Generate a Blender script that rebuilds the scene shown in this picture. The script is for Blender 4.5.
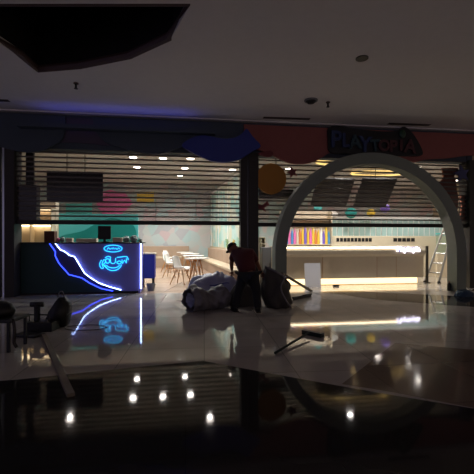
import bpy, bmesh, math, random
from mathutils import Vector, Matrix
random.seed(7)
PI = math.pi
C = bpy.context.scene.collection
sc = bpy.context.scene
for o in list(bpy.data.objects): bpy.data.objects.remove(o)

# ---------------------------------------------------------------- camera, world, exposure
A = math.radians(7.9)          # the camera looks a little to the right of the shop front's normal
HC = 1.3; FPX = 372.0
cam = bpy.data.cameras.new('camera'); camo = bpy.data.objects.new('camera', cam); C.objects.link(camo)
camo.location = (0, 0, HC); camo.rotation_euler = (PI/2, 0, -A)
cam.sensor_width = 36; cam.lens = 36*FPX/474; cam.shift_y = 3/474
cam.clip_start = .05; cam.clip_end = 200
sc.camera = camo
w = bpy.data.worlds.new('world'); sc.world = w; w.use_nodes = True
wn = w.node_tree; wt = wn.nodes.new('ShaderNodeTexCoord'); wx = wn.nodes.new('ShaderNodeSeparateXYZ'); wr = wn.nodes.new('ShaderNodeValToRGB')
wn.links.new(wt.outputs['Generated'], wx.inputs[0]); wm = wn.nodes.new('ShaderNodeMapRange'); wm.inputs['From Min'].default_value = -1
wn.links.new(wx.outputs['X'], wm.inputs['Value']); wn.links.new(wm.outputs['Result'], wr.inputs['Fac'])
wr.color_ramp.elements[0].position = .15; wr.color_ramp.elements[0].color = (.60, .54, .95, 1); wr.color_ramp.elements[1].position = .85; wr.color_ramp.elements[1].color = (1, .78, .62, 1)
wn.links.new(wr.outputs['Color'], wn.nodes['Background'].inputs[0])      # the dim atrium behind: cool at the left, warmer at the right
wn.nodes['Background'].inputs[1].default_value = .30
sc.view_settings.view_transform = 'Standard'; sc.view_settings.look = 'None'
sc.view_settings.exposure = 0; sc.view_settings.gamma = 1; sc.view_settings.use_curve_mapping = False

# ---------------------------------------------------------------- measuring helpers (pixels of the photo -> metres)
FW = Vector((math.sin(A), math.cos(A), 0)); RT = Vector((math.cos(A), -math.sin(A), 0))
def cp(px, py, D):
    return Vector((0, 0, HC)) + FW*D + RT*((px-237)/FPX*D) + Vector((0, 0, (240-py)/FPX*D))
def wp(px, py, Y):
    d = cp(px, py, 1) - Vector((0, 0, HC)); return Vector((0, 0, HC)) + d*(Y/d.y)
def fl(px, py, z=0):
    return cp(px, py, FPX*(HC-z)/(py-240))
def cw(x, D, z=0):
    return FW*D + RT*x + Vector((0, 0, z))

# ---------------------------------------------------------------- materials
def srgb(h):
    r = [int(h[i:i+2], 16)/255 for i in (0, 2, 4)]
    return tuple((c/12.92 if c <= .04045 else ((c+.055)/1.055)**2.4) for c in r) + (1,)
def mat(name, col, rough=.5, metal=0, emis=None, es=0, noise=0, nscale=8, bump=0, alpha=1, coat=0, spec=.5):
    m = bpy.data.materials.new(name); m.use_nodes = True
    nt = m.node_tree; b = nt.nodes['Principled BSDF']
    c = srgb(col) if isinstance(col, str) else tuple(col)+(1,)
    b.inputs['Base Color'].default_value = c
    b.inputs['Roughness'].default_value = rough; b.inputs['Metallic'].default_value = metal
    b.inputs['Coat Weight'].default_value = coat; b.inputs['Alpha'].default_value = alpha
    b.inputs['Specular IOR Level'].default_value = spec
    if emis:
        b.inputs['Emission Color'].default_value = srgb(emis) if isinstance(emis, str) else tuple(emis)+(1,)
        b.inputs['Emission Strength'].default_value = es
    if noise or bump:
        tc = nt.nodes.new('ShaderNodeTexCoord'); n = nt.nodes.new('ShaderNodeTexNoise')
        n.inputs['Scale'].default_value = nscale; n.inputs['Detail'].default_value = 4
        nt.links.new(tc.outputs['Object'], n.inputs['Vector'])
        if noise:
            mx = nt.nodes.new('ShaderNodeMix'); mx.data_type = 'RGBA'
            mx.inputs['A'].default_value = tuple(v*(1-noise) for v in c[:3])+(1,)
            mx.inputs['B'].default_value = tuple(min(1, v*(1+noise)) for v in c[:3])+(1,)
            nt.links.new(n.outputs['Fac'], mx.inputs['Factor']); nt.links.new(mx.outputs['Result'], b.inputs['Base Color'])
        if bump:
            bp = nt.nodes.new('ShaderNodeBump'); bp.inputs['Strength'].default_value = bump
            nt.links.new(n.outputs['Fac'], bp.inputs['Height']); nt.links.new(bp.outputs['Normal'], b.inputs['Normal'])
    return m
def tile_mat(name, c1, c2, grout, size, rough, rot=0, noise=.25, bumpy=0):
    m = mat(name, c1, rough); nt = m.node_tree; b = nt.nodes['Principled BSDF']
    tc = nt.nodes.new('ShaderNodeTexCoord'); mp = nt.nodes.new('ShaderNodeMapping')
    mp.inputs['Rotation'].default_value = (0, 0, rot)
    br = nt.nodes.new('ShaderNodeTexBrick'); br.offset = 0; br.squash = 1
    br.inputs['Scale'].default_value = 1; br.inputs['Brick Width'].default_value = size[0]; br.inputs['Row Height'].default_value = size[1]
    br.inputs['Mortar Size'].default_value = .004; br.inputs['Color1'].default_value = srgb(c1)
    br.inputs['Color2'].default_value = srgb(c2); br.inputs['Mortar'].default_value = srgb(grout)
    n = nt.nodes.new('ShaderNodeTexNoise'); n.inputs['Scale'].default_value = 2.3; n.inputs['Detail'].default_value = 6
    mx = nt.nodes.new('ShaderNodeMix'); mx.data_type = 'RGBA'; mx.blend_type = 'MULTIPLY'
    rp = nt.nodes.new('ShaderNodeMapRange'); rp.inputs['To Min'].default_value = 1-noise; rp.inputs['To Max'].default_value = 1+noise
    nt.links.new(tc.outputs['Object'], mp.inputs['Vector']); nt.links.new(mp.outputs['Vector'], br.inputs['Vector'])
    nt.links.new(tc.outputs['Object'], n.inputs['Vector']); nt.links.new(n.outputs['Fac'], rp.inputs['Value'])
    mx.inputs['Factor'].default_value = 1
    nt.links.new(br.outputs['Color'], mx.inputs['A']); nt.links.new(rp.outputs['Result'], mx.inputs['B'])
    nt.links.new(mx.outputs['Result'], b.inputs['Base Color'])
    if bumpy:
        n2 = nt.nodes.new('ShaderNodeTexNoise'); n2.inputs['Scale'].default_value = 3.0; n2.inputs['Detail'].default_value = 2
        bp = nt.nodes.new('ShaderNodeBump'); bp.inputs['Strength'].default_value = bumpy; bp.inputs['Distance'].default_value = .01
        nt.links.new(tc.outputs['Object'], n2.inputs['Vector'])
        nt.links.new(n2.outputs['Fac'], bp.inputs['Height']); nt.links.new(bp.outputs['Normal'], b.inputs['Normal'])
    return m
def mural_mat(name, cols, scale, rough=.4, stretch=(1, 1, 1)):
    m = mat(name, cols[0], rough); nt = m.node_tree; b = nt.nodes['Principled BSDF']
    tc = nt.nodes.new('ShaderNodeTexCoord'); mp = nt.nodes.new('ShaderNodeMapping'); mp.inputs['Scale'].default_value = stretch
    n = nt.nodes.new('ShaderNodeTexNoise'); n.inputs['Scale'].default_value = scale*.7; n.inputs['Detail'].default_value = 2
    mixv = nt.nodes.new('ShaderNodeMix'); mixv.data_type = 'RGBA'; mixv.inputs['Factor'].default_value = .12
    v = nt.nodes.new('ShaderNodeTexVoronoi'); v.inputs['Scale'].default_value = scale
    rp = nt.nodes.new('ShaderNodeValToRGB'); cr = rp.color_ramp; cr.interpolation = 'CONSTANT'
    sep = nt.nodes.new('ShaderNodeSeparateColor')
    while len(cr.elements) > 1: cr.elements.remove(cr.elements[-1])
    cr.elements[0].position = 0; cr.elements[0].color = srgb(cols[0])
    for i, c in enumerate(cols[1:]):
        e = cr.elements.new((i+1)/len(cols)); e.color = srgb(c)
    nt.links.new(tc.outputs['Object'], mp.inputs['Vector'])
    nt.links.new(mp.outputs['Vector'], n.inputs['Vector']); nt.links.new(mp.outputs['Vector'], mixv.inputs['A'])
    nt.links.new(n.outputs['Color'], mixv.inputs['B']); nt.links.new(mixv.outputs['Result'], v.inputs['Vector'])
    nt.links.new(v.outputs['Color'], sep.inputs['Color']); nt.links.new(sep.outputs['Red'], rp.inputs['Fac'])
    nt.links.new(rp.outputs['Color'], b.inputs['Base Color'])
    return m

M = dict(
 ceil=mat('ceiling_paint', 'd6d2d0', .8, noise=.05), ceil_in=mat('shop_ceiling_paint', 'd2ccc6', .8, noise=.05),
 void=mat('void_black', '0c0b0c', .9), rim=mat('rim_brown', '4a3632', .6),
 floor=tile_mat('hall_granite', 'aea69e', 'a19992', '75706a', (.9, .9), .05, rot=.05, noise=.25, bumpy=.02),
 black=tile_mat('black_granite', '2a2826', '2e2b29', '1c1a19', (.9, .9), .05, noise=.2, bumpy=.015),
 brown=tile_mat('brown_granite', '77685a', '706153', '544a40', (.9, .9), .08, noise=.2, bumpy=.02),
 wood_fl=tile_mat('cafe_floor', 'b8a08c', 'a68c76', '7c6654', (1.2, .2), .25, rot=.2, noise=.12),
 shopfl=tile_mat('reception_floor', 'a89c8e', '9e9284', '7a7066', (.6, .6), .15, noise=.1),
 dark=mat('dark_metal', '26221f', .45, .3), darkw=mat('dark_frame', '2a2522', .6), guide=mat('guide_metal', '3a3836', .45, .6),
 chrome=mat('brushed_steel', 'b9bcc4', .25, 1), alu=mat('aluminium', 'b0aca6', .35, .8),
 slat=mat('shutter_slat', '5a534e', .5, .4),
 navy=mat('slate_teal_panel', '3a4450', .7, noise=.06), purple=mat('plum_panel', '4b4052', .7, noise=.06), red=mat('red_panel', '8c4e48', .7, noise=.08),
 fish=mat('royal_blue', '1c2c80', .5), orange=mat('orange_disc', 'a87018', .55), maroon=mat('maroon', '6a2628', .6), starb=mat('star_navy', '2c3468', .5),
 arch=mat('arch_grey', '747c72', .55, noise=.04), cream=mat('cream_laminate', 'd2c4aa', .45, noise=.05), cream2=mat('cream_laminate_light', 'd8c8b0', .4),
 beige=mat('beige_wall', 'bda98c', .6, noise=.06), white=mat('white_plastic', 'e6e2de', .35), whitet=mat('white_top', 'ebe7e0', .3),
 wood=mat('beech_wood', 'b0773f', .45, noise=.2, nscale=14), bench=mat('bench_upholstery', '9c8470', .6, noise=.1), seat=mat('bench_seat', 'c0ae94', .55, noise=.05),
 teal=mat('teal_paint', '5ccccc', .5), teal2=mat('dark_teal_paint', '1c9a94', .5), tealc=mat('dark_teal_front', '0b3234', .55),
 navyc=mat('navy_gloss', '10104a', .35), peri=mat('periwinkle_panel', '7a76cc', .45), blackp=mat('black_plastic', '0e0d0d', .5), boardm=mat('menu_board', '131110', .6),
 olive=mat('olive_board', '3a3424', .6), brownf=mat('brown_figure', 'a8604a', .6),
 led=mat('led_white_blue', 'ffffff', .5, emis=(.42, .58, 1), es=10), ledb=mat('led_blue', '2030ff', .5, emis=(.03, .06, 1), es=4),
 neon=mat('neon_cyan', '20d0ff', .5, emis=(.03, .6, 1), es=2), ledw=mat('led_warm', 'ffe0b0', .5, emis=(1, .8, .55), es=9),
 ledw2=mat('led_warm_floor', 'ffe0b0', .5, emis=(1, .80, .50), es=9), plinthlit=mat('lit_plinth', 'ffe0b0', .5, emis=(1, .80, .46), es=1.7), signw=mat('sign_white', 'ffffff', .5, emis=(.85, .8, 1), es=3.2),
 lamp=mat('lamp_lens', 'ffffff', .5, emis=(1, .93, .85), es=40), cove=mat('cove_warm', 'ffe090', .5, emis=(1, .72, .25), es=2.2),
 paper=mat('white_foam_board', 'ecebf0', .6), tarp=mat('grey_tarpaulin', '6a666c', .5, noise=.3, nscale=5, bump=.4), tarpl=mat('pale_blue_sheet', '9496b4', .45, noise=.12, nscale=5, bump=.3),
 tarpd=mat('dark_sack', '3c3733', .75, noise=.3, nscale=6, bump=.5), piping=mat('blue_piping', '2c3488', .5),
 skin=mat('skin', '7a4c36', .6), shirt=mat('maroon_shirt', '4c161a', .85, noise=.15, nscale=20), trous=mat('black_trousers', '15151a', .85), cap=mat('black_cap', '101013', .8), shoe=mat('black_shoe', '0c0c0e', .6),
 timber=mat('pale_timber', '6e6252', .7, noise=.25, nscale=10), grn=mat('dark_green_bristle', '16241c', .85), ink=mat('sign_black', '0e0d12', .6),
 lb=mat('letter_blue', '142a5a', .5), lt=mat('letter_teal', '143a44', .5), lr=mat('letter_red', '481a22', .5), lg=mat('letter_green', '1c4430', .5),
 bluebox=mat('deep_blue_box', '141c9c', .45), grey=mat('grey_plastic', '6c6c70', .5), bag=mat('grey_green_plastic_bag', '7f928e', .4, noise=.2, bump=.3), cardb=mat('brown_box', '5c3324', .7),
 pink=mat('pink', 'e070a8', .6), yellow=mat('yellow', 'e2bc3c', .6), blue=mat('mid_blue', '4a8cc0', .6), grnp=mat('leaf_green', '88b04a', .6), purp=mat('violet', '7a60c0', .6), orp=mat('orange', 'd88040', .6),
 mural=mural_mat('pastel_mural', ['b4b0ac', 'acb6b6', 'bab0ae', 'a4b6b6', 'b6b2b0', 'bca6a8', 'b0b4b2', 'a6a4a8'], 2.6),
 mural2=mural_mat('green_mural', ['a4c0b8', '90b8b0', 'bcc4b4', '86b0ac', 'c0bca4', 'acc4be'], 2.6),
)
for k_ in ('floor', 'brown'): M[k_].node_tree.nodes['Principled BSDF'].inputs['Specular IOR Level'].default_value = .36
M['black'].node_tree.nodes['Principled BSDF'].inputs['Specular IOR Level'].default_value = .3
# clear tinted infill between shutter slats, and clear glass
def glass_mat(name, tint, refl):
    m = bpy.data.materials.new(name); m.use_nodes = True; nt = m.node_tree; nt.nodes.clear()
    o = nt.nodes.new('ShaderNodeOutputMaterial'); t = nt.nodes.new('ShaderNodeBsdfTransparent'); g = nt.nodes.new('ShaderNodeBsdfGlossy')
    t.inputs[0].default_value = tuple(tint)+(1,); g.inputs['Roughness'].default_value = .1; g.inputs[0].default_value = (.8, .8, .8, 1)
    mx = nt.nodes.new('ShaderNodeMixShader'); mx.inputs[0].default_value = refl
    nt.links.new(t.outputs[0], mx.inputs[1]); nt.links.new(g.outputs[0], mx.inputs[2]); nt.links.new(mx.outputs[0], o.inputs[0]); return m
M['infill'] = glass_mat('smoked_polycarbonate', (.74, .72, .71), .03)
M['glass'] = glass_mat('clear_glass', (.85, .95, .93), .06)

# ---------------------------------------------------------------- mesh helpers
def bm_(): return bmesh.new()
def tf(bm, verts, mtx):
    bmesh.ops.transform(bm, matrix=mtx, verts=verts)
def box(bm, a, b, bev=0, mtx=None):
    a = Vector(a); b = Vector(b); c = (a+b)/2; s = b-a
    r = bmesh.ops.create_cube(bm, size=1, matrix=Matrix.Translation(c) @ Matrix.Diagonal((abs(s.x), abs(s.y), abs(s.z), 1)))
    vs = r['verts']
    if bev:
        es = list({e for v in vs for e in v.link_edges})
        r = bmesh.ops.bevel(bm, geom=es, offset=bev, segments=2, affect='EDGES', profile=.6)
        vs = list({v for f in r['faces'] for v in f.verts} | {v for v in vs if v.is_valid})
    if mtx is not None: tf(bm, vs, mtx)
    return bm
def cyl(bm, p, q, r1, r2=None, n=16, caps=True):
    p = Vector(p); q = Vector(q); r2 = r1 if r2 is None else r2; d = q-p
    mt = Matrix.Translation((p+q)/2) @ d.to_track_quat('Z', 'Y').to_matrix().to_4x4()
    bmesh.ops.create_cone(bm, cap_ends=caps, segments=n, radius1=r1, radius2=r2, depth=d.length, matrix=mt); return bm
def sph(bm, c, r, sc_=(1, 1, 1), n=16):
    bmesh.ops.create_uvsphere(bm, u_segments=n, v_segments=n//2+2, radius=r, matrix=Matrix.Translation(c) @ Matrix.Diagonal(tuple(sc_)+(1,))); return bm
def tube(bm, pts, r, n=8, closed=False):
    pts = [Vector(p) for p in pts]; rings = []; N = len(pts)
    for i, p in enumerate(pts):
        a = pts[i-1] if (i or closed) else p; b = pts[(i+1) % N] if (i < N-1 or closed) else p
        t = (b-a).normalized(); u = t.orthogonal() if abs(t.y) > .95 else t.cross(Vector((0, 1, 0)))
        u.normalize(); v = t.cross(u).normalized()
        rings.append([bm.verts.new(p + (u*math.cos(k*2*PI/n) + v*math.sin(k*2*PI/n))*r) for k in range(n)])
    rng = range(N if closed else N-1)
    for i in rng:
        A_, B_ = rings[i], rings[(i+1) % N]
        for k in range(n): bm.faces.new((A_[k], A_[(k+1) % n], B_[(k+1) % n], B_[k]))
    if not closed: bm.faces.new(rings[0][::-1]); bm.faces.new(rings[-1])
    return bm
def prism(bm, pts, d):
    """extrude the polygon pts (3-D, planar) by the vector d"""
    d = Vector(d); a = [bm.verts.new(p) for p in pts]; b = [bm.verts.new(Vector(p)+d) for p in pts]; n = len(pts)
    bm.faces.new(a); bm.faces.new(b[::-1])
    for i in range(n): bm.faces.new((a[i], b[i], b[(i+1) % n], a[(i+1) % n]))
    return bm
def smooth(pts, k=4, closed=True):
    out = []; n = len(pts); P = [Vector(p) for p in pts]
    for i in range(n if closed else n-1):
        g = lambda j: P[j % n] if closed else P[max(0, min(n-1, j))]
        p0, p1, p2, p3 = g(i-1), g(i), g(i+1), g(i+2)
        for s in range(k):
            t = s/k
            out.append(.5*((2*p1)+(-p0+p2)*t+(2*p0-5*p1+4*p2-p3)*t*t+(-p0+3*p1-3*p2+p3)*t**3))
    if not closed: out.append(P[-1])
    return out
def obj(name, bm, m, parent=None, sm=False, loc=None, rot=None):
    bmesh.ops.recalc_face_normals(bm, faces=bm.faces[:])
    me = bpy.data.meshes.new(name); bm.to_mesh(me); bm.free()
    if sm:
        for p in me.polygons: p.use_smooth = True
    me.materials.append(M[m] if isinstance(m, str) else m)
    o = bpy.data.objects.new(name, me); C.objects.link(o)
    if parent: o.parent = parent
    if loc is not None: o.location = loc
    if rot is not None: o.rotation_euler = rot
    return o
def tag(o, label, cat, group=None, kind=None):
    o['label'] = label; o['category'] = cat
    if group: o['group'] = group
    if kind: o['kind'] = kind
    return o
def thing(name, label, cat, loc=(0, 0, 0), rz=0, group=None):
    o = bpy.data.objects.new(name, None); C.objects.link(o); o.empty_display_size = .1
    o.location = loc; o.rotation_euler = (0, 0, rz); return tag(o, label, cat, group)
def struct(name, bm, m, sm=False):
    o = obj(name, bm, m, sm=sm); o['kind'] = 'structure'; return o
def copy_tree(o, parent=None):
    c = o.copy(); C.objects.link(c)
    if parent: c.parent = parent
    for ch in list(o.children): copy_tree(ch, c)
    return c
def rebase(bm, o): bmesh.ops.translate(bm, verts=bm.verts[:], vec=-Vector(o)); return bm

YF = 9.14      # shop front plane
ZC = 4.24      # mall ceiling
ZS = 4.12      # shop ceiling
YB = 19.6
Z3 = Vector((0, 0, 1))

# ---------------------------------------------------------------- structure
struct('floor', box(bm_(), (-14, -4, -.1), (18, YF+.1, 0)), 'floor')
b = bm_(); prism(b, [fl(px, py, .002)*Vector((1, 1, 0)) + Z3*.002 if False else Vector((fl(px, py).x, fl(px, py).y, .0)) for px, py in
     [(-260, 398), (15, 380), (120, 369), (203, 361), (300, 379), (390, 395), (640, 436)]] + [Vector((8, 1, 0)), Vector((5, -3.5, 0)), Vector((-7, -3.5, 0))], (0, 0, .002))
struct('trim_1', b, 'black')
b = bm_(); prism(b, [Vector((fl(px, py).x, fl(px, py).y, 0)) for px, py in [(322, 292), (345, 290.5), (474, 297), (560, 301), (560, 311), (474, 307), (380, 300)]], (0, 0, .002))
struct('trim_2', b, 'black')
b = bm_(); prism(b, [Vector((fl(px, py).x, fl(px, py).y, 0)) for px, py in [(395, 343), (474, 350), (640, 366), (640, 433), (474, 408), (392, 392), (342, 384)]], (0, 0, .002))
struct('trim_3', b, 'brown')
# shop floors
xm = 1.42
struct('floor_cafe', box(bm_(), (-8, YF+.1, -.1), (xm, YB, 0)), 'wood_fl')
struct('floor_reception', box(bm_(), (xm, YF+.1, -.1), (13.5, YB, 0)), 'shopfl')
# mall ceiling with a dark open recess at the upper left
vA = cp(38, 72, FPX*(ZC-HC)/168); vB = cp(80, 68.5, FPX*(ZC-HC)/171.5); vC = cp(130, 58.5, FPX*(ZC-HC)/181.5); vD = cp(170, 40, FPX*(ZC-HC)/200); vE = cp(190, 5, FPX*(ZC-HC)/235)
vF = cp(-60, 5, FPX*(ZC-HC)/235); vG = cp(20, 57, FPX*(ZC-HC)/183)
hole = [Vector((v.x, v.y, ZC)) for v in (vA, vB, vC, vD, vE, vF, vG)]
b = bm_()
outer = [Vector(p) for p in ((-14, -4, ZC), (18, -4, ZC), (18, YF+.3, ZC), (-14, YF+.3, ZC))]
vo = [b.verts.new(p) for p in outer]; vi = [b.verts.new(p) for p in hole]
es = [b.edges.new((vo[i], vo[(i+1) % 4])) for i in range(4)] + [b.edges.new((vi[i], vi[(i+1) % len(vi)])) for i in range(len(vi))]
bmesh.ops.triangle_fill(b, edges=es, use_beauty=True)
r = bmesh.ops.extrude_face_region(b, geom=b.faces[:]); bmesh.ops.translate(b, verts=[v for v in r['geom'] if isinstance(v, bmesh.types.BMVert)], vec=(0, 0, .12))
struct('ceiling', b, 'ceil')
b = bm_(); n = len(hole); up = Vector((0, 0, 2.2))
cen = sum(hole, Vector())/n
ho = [p + (p-cen).normalized()*.05 + Z3*.121 for p in hole]
vl = [b.verts.new(p) for p in ho]; vu = [b.verts.new(p+up) for p in ho]
for i in range(n): b.faces.new((vl[i], vl[(i+1) % n], vu[(i+1) % n], vu[i]))
b.faces.new(vu); struct('ceiling_recess', b, 'void')
b = bm_(); tube(b, [p + Z3*.055 for p in hole], .066, 8, True); struct('trim_4', b, 'rim')
# shop shell
struct('ceiling_shop', box(bm_(), (-8, YF+.35, ZS), (13.5, YB, ZS+.1)), 'ceil_in')
struct('wall_back', box(bm_(), (-8, YB-.8, 0), (13.5, YB-.7, ZS)), 'mural')
struct('wall_left', box(bm_(), (-8.1, YF+.1, 0), (-8, YB, ZS)), 'beige')
struct('wall_right', box(bm_(), (13.5, YF+.1, 0), (13.6, YB, ZS)), 'beige')
# straight bulkhead above the shutters
zb = lambda px, py: wp(px, py, YF).z
struct('wall_bulkhead', box(bm_(), (-9, YF, 3.42), (10.6, YF+.35, ZC)), 'navy')
struct('trim_5', box(bm_(), (-9, YF-.16, ZC-.03), (10.6, YF, ZC)), 'ceil')

# pillars
def xat(px, Y): return wp(px, 240, Y).x
xl = xat(16, YF); xr0 = xat(467, YF); xr1 = xat(472, YF); m0 = xat(240, YF); m1 = xat(257.5, YF)
b = bm_(); box(b, (xat(7, YF), YF-.1, 0), (xl, YF+.3, 3.45)); struct('wall_pillar_left', b, 'darkw')
b = bm_(); box(b, (-9, YF-.03, 0), (xat(2, YF), YF+.3, 3.45)); struct('wall_pillar_far_left', b, 'darkw')
struct('trim_6', box(bm_(), (xat(2.5, YF-.1), YF-.11, 0), (xat(6.5, YF), YF+.1, 3.44)), 'chrome')
xg = xat(247.2, YF)
b = bm_(); box(b, (m0, YF-.12, 0), (xg-.014, YF+.14, 3.45)); box(b, (xg+.014, YF-.12, 0), (m1, YF+.14, 3.45)); struct('wall_pillar_middle', b, 'dark')
struct('trim_7', box(bm_(), (xg-.0135, YF-.02, 0), (xg+.0135, YF+.02, 3.44)), 'chrome')
b = bm_(); box(b, (xr0, YF-.1, 0), (xr1, YF+.3, 3.45)); struct('wall_pillar_right', b, 'dark')
# neighbouring unit at the right edge: pale panel with red lines
ro = thing('striped_roller_door', 'pale roller door with thin red lines at the right edge of the frame', 'roller door', (xr1+.02, YF, 0))
obj('curtain', box(bm_(), (0, 0, 0), (3, .05, 3.3)), 'cream2', ro)
b = bm_()
for k in range(22): box(b, (0, -.015, .12+k*.14), (3, 0, .15+k*.14))
obj('red_lines', b, mat('red_line', 'b04a50', .6), ro)['kind'] = 'stuff'
struct('wall_neighbour', box(bm_(), (xr1, YF-.02, 3.3), (10.6, YF-.001, 3.9)), 'beige')

# ---------------------------------------------------------------- fascia scalloped panels (cut cloud shapes)
def cut(name, pts, Y, th, m, label, cat, group=None, k=4, sm=True):
    P = [wp(x, y, Y) for x, y in pts]
    if sm: P = smooth(P, k)
    c = sum(P, Vector())/len(P)
    b = bm_(); prism(b, [p-c for p in P], (0, -th, 0))
    o = obj(name, b, m, loc=c); tag(o, label, cat, group); return o
def fascia(name, top, bot, Y, th, m, label, ends=None):
    """bot: (px, py) left to right, smoothed; top follows just under the ceiling"""
    B = smooth([wp(x, y, Y) for x, y in bot], 5, False)
    P = B + [Vector((B[-1].x, Y, ZC-top)), Vector((B[0].x, Y, ZC-top))]
    b = bm_(); c = Vector(((B[0].x+B[-1].x)/2, Y, 3.6)); prism(b, [p-c for p in P], (0, -th, 0))
    return tag(obj(name, b, m, loc=c), label, 'fascia panel')
G = 'cut-out fascia panels over the shutters'
fascia('cloud_fascia_panel', .1, [(-80, 150), (-30, 140), (0, 147), (14, 151), (30, 153), (44, 151), (52, 147), (60, 143), (64, 138), (66, 130)], YF-.04, .08, 'navy', 'slate cloud-edged fascia panel above the left end of the left shutter')
fascia('hill_fascia_panel', .1, [(62, 142.5), (84, 143.5), (104, 145.5), (112, 146)], YF-.002, .03, 'purple', 'plum fascia panel in the gap between two slate cloud panels')
fascia('cloud_fascia_panel', .1, [(94, 126), (99, 136), (108, 144), (120, 148), (134, 152), (152, 154.5), (166, 153), (178, 149), (196, 147), (215, 150), (243, 148)], YF-.04, .08, 'navy', 'slate cloud-edged fascia panel behind the blue wave cut-out')
fascia('scalloped_fascia_panel', .1, [(243.5, 148), (254, 150), (266, 153), (280, 160), (292, 164), (306, 164), (318, 160), (330, 153), (345, 152), (370, 156), (392, 157), (405, 160), (414, 162.5), (424, 160), (440, 159), (452, 158), (466, 156), (500, 155)], YF-.04, .08, 'red', 'dull red scalloped fascia panel over the right shutter')
# blue wave cut-out
cut('wave_cutout', [(182, 146), (190.6, 139.5), (201.5, 136.5), (211, 137.6), (222, 139.7), (233, 139), (241, 135), (246, 130), (252, 137.5), (260, 147), (252, 152), (243, 158), (234.5, 161.7), (222, 163), (211, 161.5), (200, 157), (189, 151.5)], YF-.17, .1, 'fish', 'dark blue fish-like wave cut-out on the fascia beside the red panel', 'wall decoration')
# orange disc
b = bm_(); c = wp(271, 179, YF-.076); cyl(b, (0, .04, 0), (0, -.04, 0), 15.2/FPX*9.3, n=48); o = obj('round_disc', b, 'orange', loc=c); tag(o, 'large brownish orange disc hanging left of the arch', 'wall decoration')
def star(px, py, r, m, label, Y=YF-.034, rot=0):
    c = wp(px, py, Y); P = []
    for k in range(10):
        rr = r if k % 2 == 0 else r*.45; a = PI/2+rot+k*PI/5; P.append(Vector((rr*math.cos(a), 0, rr*math.sin(a))))
    b = bm_(); prism(b, P, (0, -.05, 0)); tag(obj('star_cutout', b, m, loc=c), label, 'wall decoration', None)
star(292, 172.5, .15, 'maroon', 'small maroon star cut-out between the orange disc and the arch', rot=.3)
star(461, 174, .24, 'starb', 'dark navy star cut-out at the right end of the right shutter', rot=.2)
cut('oval_cutout', [(258, 154), (263, 152), (270, 151), (273, 154), (270, 157), (263, 156.5)], YF-.15, .04, 'maroon', 'small dark maroon oval just above the orange disc', 'wall decoration')
cut('bow_cutout', [(256, 209), (257, 203), (262, 205.5), (267, 201), (269, 205), (264, 208), (266, 212), (261, 209)], YF-.034, .04, 'maroon', 'small dark red bow cut-out below the orange disc', 'wall decoration', sm=False)

# ---------------------------------------------------------------- roller shutters
def shutter(x0, x1, zbot, ztop, label):
    t = thing('roller_shutter', label, 'roller shutter', ((x0+x1)/2, YF+.02, zbot)); W = (x1-x0)/2-.01
    b = bm_(); box(b, (-W, -.03, 0), (W, .03, .1), .008); box(b, (-W, -.05, 0), (W, .05, .02)); obj('bottom_rail', b, 'dark', t)
    p = .1135; n = int((ztop-zbot-.1)/p)+1; b = bm_()
    for k in range(n):
        z = .1+k*p+p-.036; box(b, (-W, -.014, z), (W, .014, z+.036), .006)
    s = obj('slats', b, 'slat', t)
    b = bm_(); box(b, (-W, -.003, .1), (W, .003, ztop-zbot)); obj('smoked_infill', b, 'infill', t)
    for sx in (-1, 1): obj('end_channel', box(bm_(), (sx*W-.004, -.035, .1), (sx*W+.004, .035, ztop-zbot)), 'dark', t)
    return t
zb1 = 1.665
shutter(xl, m0, zb1, 3.6, 'left roller shutter of dark slats, half raised above the cafe counter')
shutter(m1, xr0, zb1-.03, 3.6, 'right roller shutter of dark slats, half raised behind the grey arch')

# ---------------------------------------------------------------- arch
def arch():
    Y0, Y1 = YF-.62, YF-.27
    xL = xat(275.5, Y0); xR = xat(466.5, Y0); R = (xR-xL)/2; cx = (xL+xR)/2; zt = 3.43; zc = zt-R; rw = .27
    b = bm_(); prof_o = [(-R, 0)] + [(-R*math.cos(t*PI/56), zc+R*math.sin(t*PI/56)) for t in range(57)] + [(R, 0)]
    Ri = R-rw; prof_i = [(-Ri, 0)] + [(-Ri*math.cos(t*PI/56), zc+Ri*math.sin(t*PI/56)) for t in range(57)] + [(Ri, 0)]
    q = lambda p, y: b.verts.new((p[0], y, p[1]))
    d = (Y1-Y0)/2
    of, ob = [q(p, -d) for p in prof_o], [q(p, d) for p in prof_o]
    jf, jb = [q(p, -d) for p in prof_i], [q(p, d) for p in prof_i]
    for k in range(len(of)-1):
        b.faces.new((of[k], of[k+1], jf[k+1], jf[k])); b.faces.new((ob[k], jb[k], jb[k+1], ob[k+1]))
        b.faces.new((of[k], ob[k], ob[k+1], of[k+1])); b.faces.new((jf[k], jf[k+1], jb[k+1], jb[k]))
    for e in (0, -1): b.faces.new((of[e], jf[e], jb[e], ob[e]))
    o = obj('entrance_arch', b, 'arch', loc=(cx, (Y0+Y1)/2, 0))
    tag(o, 'big plain grey arch standing in front of the right shutter', 'arch'); return cx, R
acx, aR = arch()
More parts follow.
